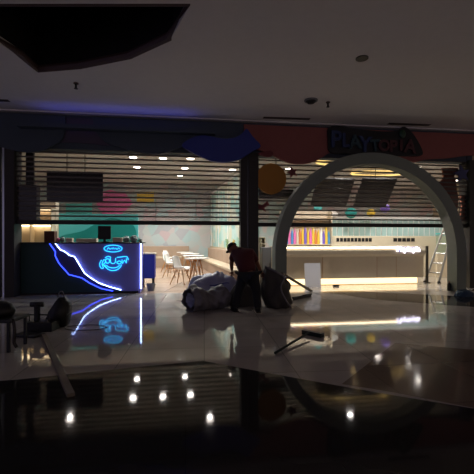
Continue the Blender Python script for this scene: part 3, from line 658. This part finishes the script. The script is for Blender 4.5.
# goods shelf at the left behind reception
GY = 11.9
gx0, gx1 = xat(282, GY), xat(332.5, GY)
t = thing('display_rack', 'cream display rack with hanging goods behind the left of the reception', 'rack', ((gx0+gx1)/2, GY, 0)); hg = (gx1-gx0)/2
obj('back_panel', box(bm_(), (-hg, .3, 0), (hg, .34, 2.3)), 'cream2', t)
for z in (.5, 1.16, 1.98): obj('shelf', box(bm_(), (-hg, 0, z-.02), (hg, .3, z)), 'cream2', t)
for x in (-hg, hg-.03): obj('side_panel', box(bm_(), (x, -.005, 0), (x+.03, .3, 2.3)), 'cream2', t)
cols = ['bag', 'blue', 'pink', 'blue', 'pink', 'cream2', 'orp', 'yellow', 'purp', 'yellow', 'pink', 'yellow', 'orp', 'yellow', 'white', 'purp', 'yellow', 'blue']
cn = {'bag': 'grey green', 'blue': 'blue', 'pink': 'pink', 'cream2': 'cream', 'orp': 'orange', 'yellow': 'yellow', 'purp': 'violet', 'white': 'white'}
seen = {}
for k, m in enumerate(cols):
    wdt = (2*hg-.1)/len(cols); x = gx0+.05+wdt*(k+.5); hh = random.uniform(.42, .62)
    b = bm_(); w3 = wdt*random.uniform(.36, .46); P_ = smooth([Vector((x_, 0, z_)) for x_, z_ in ((-w3, .0), (-w3, hh*.45), (-w3*.75, hh*.75), (-w3*.25, hh*.92), (-w3*.2, hh), (w3*.2, hh), (w3*.25, hh*.92), (w3*.75, hh*.75), (w3, hh*.45), (w3, .0))], 2, False); prism(b, [p+Vector((0, -.035, 0)) for p in P_], (0, .07, 0))
    left = ['first', 'second', 'third', 'fourth', 'fifth', 'sixth', 'seventh', 'eighth', 'ninth', 'tenth', 'eleventh', 'twelfth', 'thirteenth', 'fourteenth', 'fifteenth', 'sixteenth', 'seventeenth', 'last'][k] + ' from its left end'
    nb = 'at the left end' if k == 0 else ('between %s and %s ones' % (cn[cols[k-1]], cn[cols[k+1]]) if k < len(cols)-1 else 'at the right end')
    o = obj('boxed_toy', b, m, loc=(x, GY+.1, 1.161)); tag(o, 'upright %s packet on the display rack, %s' % (cn[m], left), 'packet', 'coloured packets on the display rack')
# beige cubby shelf between middle pillar and arch
SY = 11.0
sx0, sx1 = xat(253, SY), xat(265.5, SY)
t = thing('cubby_shelf', 'narrow cream cubby shelf between the middle pillar and the arch', 'shelf', ((sx0+sx1)/2, SY, 0)); hs = (sx1-sx0)/2; zsh = wp(260, 237, SY).z
obj('back', box(bm_(), (-hs, .28, 0), (hs, .3, zsh)), 'cream', t)
b = bm_()
for k in range(4): box(b, (-hs+k*(2*hs-.02)/3, 0, 0), (-hs+.02+k*(2*hs-.02)/3, .28, zsh))
obj('uprights', b, 'cream2', t); b = bm_()
for k in range(8): box(b, (-hs, 0, k*(zsh-.02)/7), (hs, .28, k*(zsh-.02)/7+.025))
obj('shelves', b, 'cream2', t)
xg0 = xat(262, 10.3); xg1 = xat(271.5, 10.3); t = thing('grey_locker', 'slim grey cabinet just left of the arch foot', 'cabinet', ((xg0+xg1)/2, 10.3, 0)); hk = (xg1-xg0)/2
obj('body', box(bm_(), (-hk, 0, 0), (hk, .35, wp(267, 247.5, 10.3).z), .01), 'grey', t); dr_ = obj('door', box(bm_(), (-hk+.02, -.015, .06), (hk-.02, 0, 1.05), .004), 'grey', t); b = bm_(); box(b, (hk-.06, -.03, .5), (hk-.045, -.015, .65)); obj('handle', b, 'blackp', dr_)
# low beige wall and teal glass frame right of ladder
t = thing('low_gate', 'beige low wall with a glass top behind the stepladder', 'partition', (xat(448, 11.9), 11.9, 0))
obj('panel', box(bm_(), (-.42, 0, 0), (1.0, .08, .85)), 'cream', t); obj('glass', box(bm_(), (-.42, .03, .85), (1.0, .05, 1.5)), 'glass', t); obj('rail', box(bm_(), (-.42, .0, 1.5), (1.0, .08, 1.54)), 'teal', t)

# posters on the back wall and paper balls hanging over the reception
WY = YB-.801
for pts, m, lab in (([(96, 193), (110, 190), (126, 194), (133, 203), (122, 214), (104, 216), (97, 206)], 'pink', 'pink red blob poster on the back wall seen through the left shutter'),
                    ([(137, 192), (154, 192), (154, 202), (137, 202)], 'yellow', 'yellow poster on the back wall seen through the left shutter'),
                    ([(66, 204), (92, 203), (92, 222), (66, 222)], 'teal', 'teal poster on the back wall behind the wide menu board')):
    cut('wall_poster', pts, WY, .02, m, lab, 'poster', sm=False)
x0, x1 = xat(156, WY), xat(196, WY); t = thing('picture_frame', 'dark thin framed panel on the back wall of the cafe', 'frame', ((x0+x1)/2, WY, 2.2)); hw = (x1-x0)/2
obj('panel', box(bm_(), (-hw, -.02, 0), (hw, 0, 1.2)), 'mural', t)
b = bm_(); tube(b, [(-hw, -.03, 0), (hw, -.03, 0), (hw, -.03, 1.2), (-hw, -.03, 1.2)], .02, 6, True); obj('border', b, 'blackp', t)
for px, py, rr, m, lab in ((318, 208, .15, 'teal', 'teal paper ball hanging left over the reception'), (334, 215, .14, 'white', 'white paper ball hanging over the reception'), (351, 213, .2, 'teal2', 'dark teal paper ball hanging over the reception'), (371, 213, .15, 'yellow', 'yellow paper ball hanging over the reception'), (385, 208, .17, 'purp', 'violet paper ball hanging right over the reception')):
    p = wp(px, py, 12.9); t = thing('paper_ball', lab, 'paper ball', p)
    b = bm_(); bmesh.ops.create_uvsphere(b, u_segments=24, v_segments=12, radius=rr)
    for k, v in enumerate(b.verts): v.co.xy *= 1+.03*math.cos(12*math.atan2(v.co.y, v.co.x))
    obj('ball', b, m, t, True); obj('string', cyl(bm_(), (0, 0, rr*.98), (0, 0, ZS-p.z), .005, n=6), 'blackp', t)

# ---------------------------------------------------------------- stepladder
def ladder():
    fA = fl(427, 282.5); fB = fl(437, 282.5); D = FPX*1.3/42.5
    t = thing('stepladder', 'aluminium stepladder standing behind the right leg of the arch', 'ladder', (fA+fB)/2); o_ = t.location.copy()
    B0 = fA + FW*.12; B1 = fB - FW*.12
    top0 = cp(452, 205, D+.12); top1 = cp(458, 205, D-.12)
    for p_, q_ in ((B0, top0), (B1, top1)):
        b = bm_(); cyl(b, p_-o_+Z3*.02, q_-o_, .036, .03, n=8); rl = obj('rail', b, 'alu', t)
        b = bm_(); cyl(b, p_-o_, p_-o_+Z3*.05, .055, .045, n=10); obj('rubber_foot', b, 'blackp', rl)
    for k in range(1, 8):
        f_ = k/8; b = bm_(); cyl(b, B0.lerp(top0, f_)-o_, B1.lerp(top1, f_)-o_, .02, n=8); obj('rung', b, 'alu', t)
    for s_, tp in ((1, top0), (-1, top1)):
        e = cw(0, 0); ft = cp(488 if s_ < 0 else 485, 240, D+.12*s_); ft.z = 0
        b = bm_(); cyl(b, ft-o_+Z3*.02, tp-o_, .018, n=8); obj('rear_leg', b, 'alu', t)
    b = bm_(); c_ = (top0+top1)/2-o_; box(b, (-.1, -.2, -.01), (.1, .2, .03), .008); tf(b, b.verts[:], Matrix.Translation(c_) @ Matrix.Rotation(-A, 4, 'Z')); obj('top_cap', b, 'alu', t)
ladder()
# small items at arch foot
p = fl(449, 290.5); t = thing('drink_bottle', 'small dark bottle standing at the foot of the right arch leg', 'bottle', p)
b = bm_(); cyl(b, (0, 0, 0), (0, 0, .16), .045, n=14); cyl(b, (0, 0, .16), (0, 0, .2), .045, .018, n=14); obj('body', b, 'blackp', t, False); b = bm_(); cyl(b, (0, 0, .2), (0, 0, .23), .02, n=10); obj('cap', b, 'red', t)
b = bm_(); bmesh.ops.create_icosphere(b, subdivisions=3, radius=.15)
for v in b.verts: v.co = Vector((v.co.x*1.5, v.co.y, max(-.02, v.co.z*.9)+.02))*(1+random.uniform(-.1, .1)); v.co.z = max(0, v.co.z)
p = fl(464, 296); tag(obj('cloth_heap', b, mat('teal_blue_cloth', '1e3c54', .7), loc=p), 'crumpled teal blue cloth at the foot of the right arch leg', 'cloth')

# ---------------------------------------------------------------- worker and bundle
def skinmesh(name, verts, edges, radii, m, parent, sub=2, root=0):
    me = bpy.data.meshes.new(name); me.from_pydata([Vector(v) for v in verts], edges, []); me.materials.append(M[m])
    o = bpy.data.objects.new(name, me); C.objects.link(o); o.parent = parent
    md = o.modifiers.new('skin', 'SKIN'); md.use_smooth_shade = True
    for i, r_ in enumerate(radii):
        sv = me.skin_vertices[0].data[i]; sv.radius = (r_, r_) if not isinstance(r_, tuple) else r_; sv.use_root = (i == root)
    s_ = o.modifiers.new('sub', 'SUBSURF'); s_.levels = sub; s_.render_levels = sub
    return o
def worker():
    K = .01815; base = fl(245, 311.5)
    t = thing('person', 'person in dark maroon shirt and black cap bending over the grey bundle', 'person', base, -A)
    q = lambda px, py, y: Vector(((px-245)*K, y, (311.5-py)*K))
    pel = q(248, 274, .08); ab = q(246.5, 266, .16); ch = q(244, 257, .3); nk = q(239, 250.5, .42); hd0 = q(236, 249.5, .46); hd1 = q(232.5, 248.5, .52)
    shL = q(234.5, 254.5, .42); elL = q(231, 264, .5); wrL = q(231.5, 273.5, .58)
    shR = q(252, 253.5, .24); elR = q(258, 264, .3); wrR = q(262, 273, .38)
    hpL = q(243.5, 276, .1); knL = q(238.5, 293, .16); akL = q(235, 307, .02); toL = q(232, 309.5, .16)
    hpR = q(253, 276, .06); knR = q(257, 293, .1); akR = q(258, 307, -.03); toR = q(257.5, 309.5, .13)
    V = [pel, ab, ch, nk, hd0, hd1, shL, elL, wrL, shR, elR, wrR, hpL, knL, akL, toL, hpR, knR, akR, toR]
    E = [(0, 1), (1, 2), (2, 3), (3, 4), (4, 5), (2, 6), (6, 7), (7, 8), (2, 9), (9, 10), (10, 11), (0, 12), (12, 13), (13, 14), (14, 15), (0, 16), (16, 17), (17, 18), (18, 19)]
    R_ = [.08, .08, .12, .06, .06, .085, .065, .045, .03, .065, .045, .03, .07, .048, .028, .02, .07, .048, .028, .02]
    skinmesh('body', V, E, R_, 'skin', t)
    # head with face, turned down to the left
    hc = q(232.3, 249.2, .52)
    b = bm_(); bmesh.ops.create_uvsphere(b, u_segments=24, v_segments=16, radius=1)
    for v in b.verts:       # local: face towards -y
        x, y, z = v.co
        f = 1-.28*max(0, -z)**1.3; v.co = Vector((x*.076*f, y*.098*(1-.1*max(0, -z)), z*.115))
    for ex in (-.03, .03): sph(b, (ex, -.083, .012), .013, n=10)
    sph(b, (0, -.103, -.012), .016, (.8, 1.1, 1.3), 10); sph(b, (0, -.088, -.052), .02, (1.3, .5, .4), 10)
    for ex in (-.078, .078): sph(b, (ex, .005, 0), .026, (.4, .8, 1.2), 10)
    Rm = Matrix.Translation(hc) @ Matrix.Rotation(math.radians(-125), 4, 'Z') @ Matrix.Rotation(math.radians(38), 4, 'X')
    tf(b, b.verts[:], Rm); h_ = obj('head', b, 'skin', t, True)
    b = bm_(); sph(b, (0, .004, .028), .112, (.84, 1.0, .86), 20)
    bmesh.ops.delete(b, geom=[v for v in b.verts if v.co.z < .022], context='VERTS')
    n0 = [Vector((.085*math.sin(a), -.085*math.cos(a)-.0, .03)) for a in [k*PI/10-PI/2 for k in range(11)]]
    n1 = [Vector((.07*math.sin(a), -.085-.085*math.cos(a), .012)) for a in [k*PI/10-PI/2 for k in range(11)]]
    prism(b, n1, (0, 0, .01)); tf(b, b.verts[:], Rm); c_ = obj('cap', b, 'cap', t, True); s_ = c_.modifiers.new('t', 'SOLIDIFY'); s_.thickness = .008; c_.parent = h_
    # clothing a little outside the body
    skinmesh('shirt', [q(248.5, 275, .08), ab, ch, q(241, 252, .38), shL, elL.lerp(shL, .15), shR, elR.lerp(shR, .1)], [(0, 1), (1, 2), (2, 3), (2, 4), (4, 5), (2, 6), (6, 7)],
             [(.19, .17), (.19, .155), (.185, .16), .095, .095, .075, .095, .075], 'shirt', t)
    skinmesh('trousers', [q(248, 271, .1), hpL, knL, akL-Z3*.04, hpR, knR, akR-Z3*.04], [(0, 1), (1, 2), (2, 3), (0, 4), (4, 5), (5, 6)], [(.19, .165), .12, .088, .07, .12, .088, .07], 'trous', t)
    for a_, to in ((akL, toL), (akR, toR)):
        d = (to-a_); d.z = 0; d.normalize(); b = bm_()
        P_ = [(-.09, .04, .0), (-.0, .05, 0), (.1, .055, 0), (.18, .045, 0)]
        sph(b, (.03, 0, .045), .05, (2.7, 1.0, .9), 16); box(b, (-.1, -.042, 0), (.165, .042, .02), .008)
        mt = Matrix.Translation(Vector((a_.x, a_.y, 0))) @ Matrix.Rotation(math.atan2(d.y, d.x), 4, 'Z'); tf(b, b.verts[:], mt)
        for v in b.verts: v.co.z = max(0, v.co.z)
        obj('shoe', b, 'shoe', t, True)
    # hands with curled fingers
    for wr, el, sgn in ((wrL, elL, 1), (wrR, elR, -1)):
        d = (wr-el).normalized(); s_ = d.cross(Vector((0, 1, 0))).normalized()*sgn; up_ = s_.cross(d).normalized()
        vs = [wr, wr+d*.045, wr+d*.085]; es_ = [(0, 1), (1, 2)]; rr = [.024, .032, .03]
        b = bm_()
        skinmesh('hand', vs, es_, [(.026, .02), (.036, .02), (.036, .018)], 'skin', t)
        for k in range(4):
            o_ = (k-1.5)*.019; ln = (.034, .040, .038, .029)[k]; p0 = wr+d*.08+s_*o_; p1 = p0+d*ln; p2 = p1+(d*.5+up_*.8).normalized()*ln*.8; p3 = p2+(d*-.1+up_*1).normalized()*ln*.6
            skinmesh('finger', [p0, p1, p2, p3], [(0, 1), (1, 2), (2, 3)], [.0092, .0088, .008, .007], 'skin', t, 1)
        p0 = wr+d*.03-s_*.025; skinmesh('thumb', [p0, p0+d*.03-s_*.022, p0+d*.055-s_*.02+up_*.02], [(0, 1), (1, 2)], [.012, .010, .009], 'skin', t, 1)
worker()

def noisy(p, s, a):
    from mathutils import noise as nz
    return a*nz.noise(p*s)
def roll():
    a = fl(186, 309); D0 = FPX*HC/70
    e0 = cw((188.5-237)/FPX*6.75, 6.75, 0); e1 = cw((224-237)/FPX*7.2, 7.2, 0)
    t = thing('rolled_tarpaulin', 'grey rolled tarpaulin lying on the floor, open end at its left', 'tarpaulin', e0); ax = (e1-e0); Ln = ax.length; ax.normalize(); sd = Vector((-ax.y, ax.x, 0))
    b = bm_(); N = 30; rings = []
    for i in range(N+1):
        s = i/N; r0 = .22*(1-.1*s)+.03*math.sin(s*9); rg = []
        for k in range(32):
            th = k*2*PI/32; rr = r0*(1+noisy(Vector((s*6, math.cos(th)*1.4, math.sin(th)*1.4)), 1.5, .28))
            p = ax*(s*Ln + noisy(Vector((math.cos(th), math.sin(th), s)), 2, .05)) + sd*rr*math.cos(th)*1.1 + Z3*max(0.0, (r0*.93+rr*math.sin(th)*.95)); rg.append(b.verts.new(p))
        rings.append(rg)
    for i in range(N):
        for k in range(32): b.faces.new((rings[i][k], rings[i][(k+1) % 32], rings[i+1][(k+1) % 32], rings[i+1][k]))
    b.faces.new(rings[-1])
    # inner layers visible at the open end
    obj('outer_layer', b, 'tarp', t, True).modifiers.new('t', 'SOLIDIFY').thickness = .012
    b = bm_(); rows = []
    for i in range(8):
        rg = []
        for k in range(40):
            th = k*2*PI/40; rr = .15*(1-.085*i)*(1+noisy(Vector((math.cos(th)*2, math.sin(th)*2, i*.7)), 1.3, .3)); rg.append(b.verts.new(ax*(.03+i*.015*(1+.4*math.sin(th*3+i)))+sd*rr*math.cos(th)+Z3*(.2+rr*math.sin(th)*.85)))
        rows.append(rg)
    for i in range(7):
        for k in range(40): b.faces.new((rows[i][k], rows[i][(k+1) % 40], rows[i+1][(k+1) % 40], rows[i+1][k]))
    b.faces.new(rows[-1]); obj('inner_fold', b, 'tarpl', t, True)['label'] = 'pale lavender inner fold'
roll()
def heap(name, cx_, D, rx, ry, hgt, m, label, seed, cat='tarpaulin', pip=False, lean=0):
    c = cw((cx_-237)/FPX*D, D, 0); t = thing(name, label, cat, c, -A) if pip else None
    b = bm_(); NR, NT = 16, 44; rows = []
    for i in range(NR+1):
        u = i/NR; row = []
        for k in range(NT):
            th = k*2*PI/NT; rr = math.sin(u*PI/2)
            edge = 1+noisy(Vector((math.cos(th)*1.5, math.sin(th)*1.5, seed)), 1.6, .35)
            x, y = rx*rr*math.cos(th)*edge, ry*rr*math.sin(th)*edge
            z = hgt*math.cos(u*PI/2)**.75*(1+lean*math.cos(th)*rr); fold = noisy(Vector((x*3, y*3, seed)), 1.4, .22)+abs(noisy(Vector((x*7, y*2, seed+4)), 1.3, .12))
            z = max(.0, z*(1+fold)) if i < NR else 0
            row.append(b.verts.new((x+fold*.06, y, z)))
        rows.append(row)
    for i in range(NR):
        for k in range(NT):
            try: b.faces.new((rows[i][k], rows[i][(k+1) % NT], rows[i+1][(k+1) % NT], rows[i+1][k]))
            except ValueError: pass
    bmesh.ops.remove_doubles(b, verts=b.verts[:], dist=.0005)
    if not pip: return tag(obj(name, b, m, loc=c, rot=(0, 0, -A), sm=True), label, cat)
    obj('sheet', b, m, t, True)
    bb = bm_(); pts = []
    for k in range(14):
        s = k/13; th = PI*(1.08+.84*s); pts.append((rx*.72*math.cos(th), ry*.75*math.sin(th), hgt*(.82-.15*math.sin(s*PI)+.05*math.sin(k))))
    tube(bb, smooth(pts, 3, False), .012, 6); obj('blue_edge', bb, 'piping', t, True); return t
heap('folded_sheet', 219, 8.0, .62, .38, .56, 'tarpl', 'pale blue grey folded sheet piled behind the rolled tarpaulin', 3.1, 'sheet', True, -.25)
heap('crumpled_tarpaulin', 243, 7.4, .28, .18, .48, 'tarpd', 'dark crumpled tarpaulin behind the worker legs', 8.3)
# open sack at the right
def sack():
    c = cw((278-237)/FPX*7.25, 7.25, 0); t = thing('open_sack', 'dark open sack slumped on the floor right of the worker', 'sack', c, -A)
    b = bm_(); N, K_ = 14, 36; rows = []
    for i in range(N+1):
        s = i/N; row = []
        for k in range(K_):
            th = k*2*PI/K_; r0 = (.24+.07*math.sin(s*PI*.9))*(1-.22*s); rr = r0*(1+noisy(Vector((math.cos(th)*1.6, math.sin(th)*1.6, s*2.2)), 1.4, .35))
            hh = .66*(1+.18*math.cos(th+PI*.9)); row.append(b.verts.new((rr*math.cos(th)-.06*s, rr*math.sin(th)*.9, s*hh)))
        rows.append(row)
    for i in range(N):
        for k in range(K_): b.faces.new((rows[i][k], rows[i][(k+1) % K_], rows[i+1][(k+1) % K_], rows[i+1][k]))
    b.faces.new(rows[0][::-1]); rim = [v.co.copy() for v in rows[-1]]
    sk_ = obj('sack_body', b, 'tarpd', t, True); sk_.modifiers.new('t', 'SOLIDIFY').thickness = .012
    b = bm_(); tube(b, rim, .022, 8, True); obj('rolled_rim', b, 'tarp', sk_, True)
    b = bm_()
    pts = [rim[i] for i in (30, 31)]; tube(b, smooth([(.12, -.24, .62), (.02, -.29, .42), (.1, -.33, .2), (.22, -.28, .03)], 4, False), .014, 6); obj('grey_seam', b, 'tarp', sk_, True)
sack()

# ---------------------------------------------------------------- tools on the floor
def plank(p, q_, wd, th, m, label, z0=0, z1=0, name='plank'):
    p = Vector(p); q_ = Vector(q_); d = q_-p; L_ = Vector((d.x, d.y, 0)).length
    c = p.copy(); ang = math.atan2(d.y, d.x); pitch = math.atan2(z1-z0, L_)
    b = bm_(); box(b, (0, -wd/2, 0), (math.hypot(L_, z1-z0), wd/2, th), .003, Matrix.Rotation(-pitch, 4, 'Y'))
    return tag(obj(name, b, m, loc=(p.x, p.y, z0), rot=(0, 0, ang)), label, 'plank')
plank(fl(44, 336), fl(71, 397), .06, .03, 'timber', 'pale timber batten lying on the floor in the left foreground')
# board from sack to floor: the far end leans up
e = fl(311, 291.5); s_ = cw((283-237)/FPX*8.4, 8.4, 0)
plank(e, cw((281-237)/FPX*8.2, 8.2, 0), .09, .03, 'timber', 'grey plank sloping up from the floor against the arch leg', 0, .56)
# push broom head lying near (black bar)
def broom(pa, pb, h0, h1, label, wd=.06, hh=.05):
    pa, pb, h0, h1 = [fl(*x) for x in (pa, pb, h0, h1)]
    t = thing('push_broom', label, 'broom', (h0+h1)/2); o_ = t.location.copy()
    d = (h1-h0).normalized(); n_ = Vector((-d.y, d.x, 0)); L_ = (h1-h0).length/2; mt = Matrix.Rotation(math.atan2(d.y, d.x), 4, 'Z')
    b = bm_(); box(b, (-L_, -wd/2, .03), (L_, wd/2, .055), .006, mt); obj('head', b, 'blackp', t)
    b = bm_(); 
    for k in range(24): box(b, (-L_+.01+k*2*(L_-.01)/24, -wd*.6, 0), (-L_+.01+(k+.9)*2*(L_-.01)/24, wd*.6, .032), 0, mt)
    obj('bristles', b, 'grn', t)
    b = bm_(); cyl(b, pb-o_+Z3*.062, pa-o_+Z3*.016, .014, n=10); obj('handle', b, 'grn', t, True); return t
broom((275, 354.5), (309, 337), (303, 333.5), (323, 337.5), 'dark push broom lying on the glossy floor right of centre', .08)
p0, p1 = fl(293, 300.5), fl(311, 296.5); t = thing('squeegee_head', 'short black squeegee bar on the floor right of the sack', 'squeegee', (p0+p1)/2, math.atan2((p1-p0).y, (p1-p0).x)); hq = (p1-p0).length/2
obj('bar', box(bm_(), (-hq, -.025, .035), (hq, .025, .075), .008), 'blackp', t); obj('blade', box(bm_(), (-hq, -.006, 0), (hq, .006, .036)), 'blackp', t); obj('socket', cyl(bm_(), (0, 0, .06), (.03, -.1, .09), .018, n=10), 'blackp', t)
p = fl(336, 286.5); tag(obj('small_block', box(bm_(), (-.08, -.04, 0), (.08, .04, .05), .006), 'blackp', loc=p), 'small dark block on the floor before the lit counter foot', 'block')

# left foreground clutter
def bagblob(name, px, py, rx, ry, h, m, label, seed, parts=None):
    c = fl(px, py); t = thing(name, label, 'bag', c, -A); b = bm_(); N, K_ = 14, 32; rows = []
    for i in range(N+1):
        s = i/N; row = []
        for k in range(K_):
            th = k*2*PI/K_; r0 = 1.0-.55*s**2; e_ = 1+noisy(Vector((math.cos(th), math.sin(th), s*2+seed)), 1.5, .3)
            row.append(b.verts.new((rx*r0*e_*math.cos(th), ry*r0*e_*math.sin(th), h*s*(1+.08*math.cos(th*2)))))
        rows.append(row)
    for i in range(N):
        for k in range(K_): b.faces.new((rows[i][k], rows[i][(k+1) % K_], rows[i+1][(k+1) % K_], rows[i+1][k]))
    b.faces.new(rows[0][::-1]); b.faces.new(rows[-1]); obj('bag_body', b, m, t, True)
    b = bm_(); tube(b, smooth([(-rx*.4, -.02, h*.95), (-rx*.25, -.02, h*1.2), (rx*.1, -.02, h*1.25), (rx*.3, -.02, h*.95)], 4, False), .012, 6); obj('strap', b, 'blackp', t, True); return t
# upright black tool bag (leaning, pointed top) and a bucket of tools
c = fl(61, 326); t = thing('tool_bag', 'black pointed tool bag leaning on the floor beside the toolbox', 'bag', c, -A)
K = FPX*HC/86/FPX
P_ = [(-12, 0), (6, 0), (8, 12), (9, 22), (1, 30), (-3, 26), (-10, 15), (-14, 6)]
b = bm_(); prism(b, [Vector((x*K, -.09, z*K)) for x, z in P_], (0, .2, 0)); bmesh.ops.bevel(b, geom=b.edges[:], offset=.02, segments=2, affect='EDGES'); obj('bag_body', b, 'blackp', t, True)
b = bm_(); tube(b, smooth([(-.045, 0, 29*K), (-.02, 0, 34*K), (.03, 0, 34*K), (.05, 0, 28*K)], 3, False), .008, 6); obj('handle', b, 'grey', t, True)
c = fl(42, 330); t = thing('toolbox', 'dark open toolbox with tools on the floor beside the pointed bag', 'toolbox', c, -A)
obj('box_body', box(bm_(), (-.2, -.12, 0), (.2, .12, .13), .012), 'blackp', t); 
b = bm_(); tube(b, [(-.18, 0, .13), (-.18, 0, .22), (.1, 0, .22), (.1, 0, .13)], .01, 6); obj('handle', b, 'dark', t)
obj('drill_body', box(bm_(), (-.1, -.04, .13), (-.04, .04, .36), .015, ), 'blackp', t); obj('drill_barrel', cyl(bm_(), (-.16, 0, .37), (.02, 0, .37), .035, n=12), 'blackp', t, True)
c = fl(30, 336); heap_o = tag(obj('rag', box(bm_(), (-.18, -.1, 0), (.16, .1, .035), .015), 'blackp', loc=c, rot=(0, 0, -.4)), 'dark flat rag on the floor in front of the toolbox', 'rag')
# hose loop
b = bm_(); cc = fl(86, 328); pts = [cc + RT*(.30*math.cos(k*PI/14)) + FW*(.17*math.sin(k*PI/14)) + Z3*.008 for k in range(28)]
tube(b, [p-cc for p in pts], .005, 6, True); tag(obj('cable_loop', b, 'blackp', loc=cc, sm=True), 'thin dark cable lying in a loop right of the tool bag', 'cable')
# dark chair-like trolley at the left edge, with bag on top
c = fl(4, 348); t = thing('hand_trolley', 'dark low trolley loaded with cloth at the left edge', 'trolley', c, -A)
K2 = FPX*HC/108/FPX
obj('deck', box(bm_(), (-.7, -.2, .34), (.2, .2, .38), .01), 'blackp', t)
for x in (-.6, .16):
    for y in (-.17, .17): obj('leg', box(bm_(), (x-.015, y-.015, .0), (x+.015, y+.015, .34)), 'blackp', t)
b = bm_(); rows = []
bmesh.ops.create_icosphere(b, subdivisions=3, radius=.2)
for v in b.verts: v.co = Vector((v.co.x*1.9-.25, v.co.y*.9, max(0, v.co.z*.75+.06)+.38)); v.co += Vector((0, 0, noisy(v.co, 6, .05)))
for v in b.verts: v.co.z = max(.38, v.co.z)
obj('cloth_load', b, 'blackp', t, True)
b = bm_(); tube(b, smooth([(.2, -.15, .38), (.235, -.18, .25), (.23, -.18, .12), (.26, -.18, .06)], 4, False), .02, 6); obj('hanging_strap', b, 'dark', t, True)
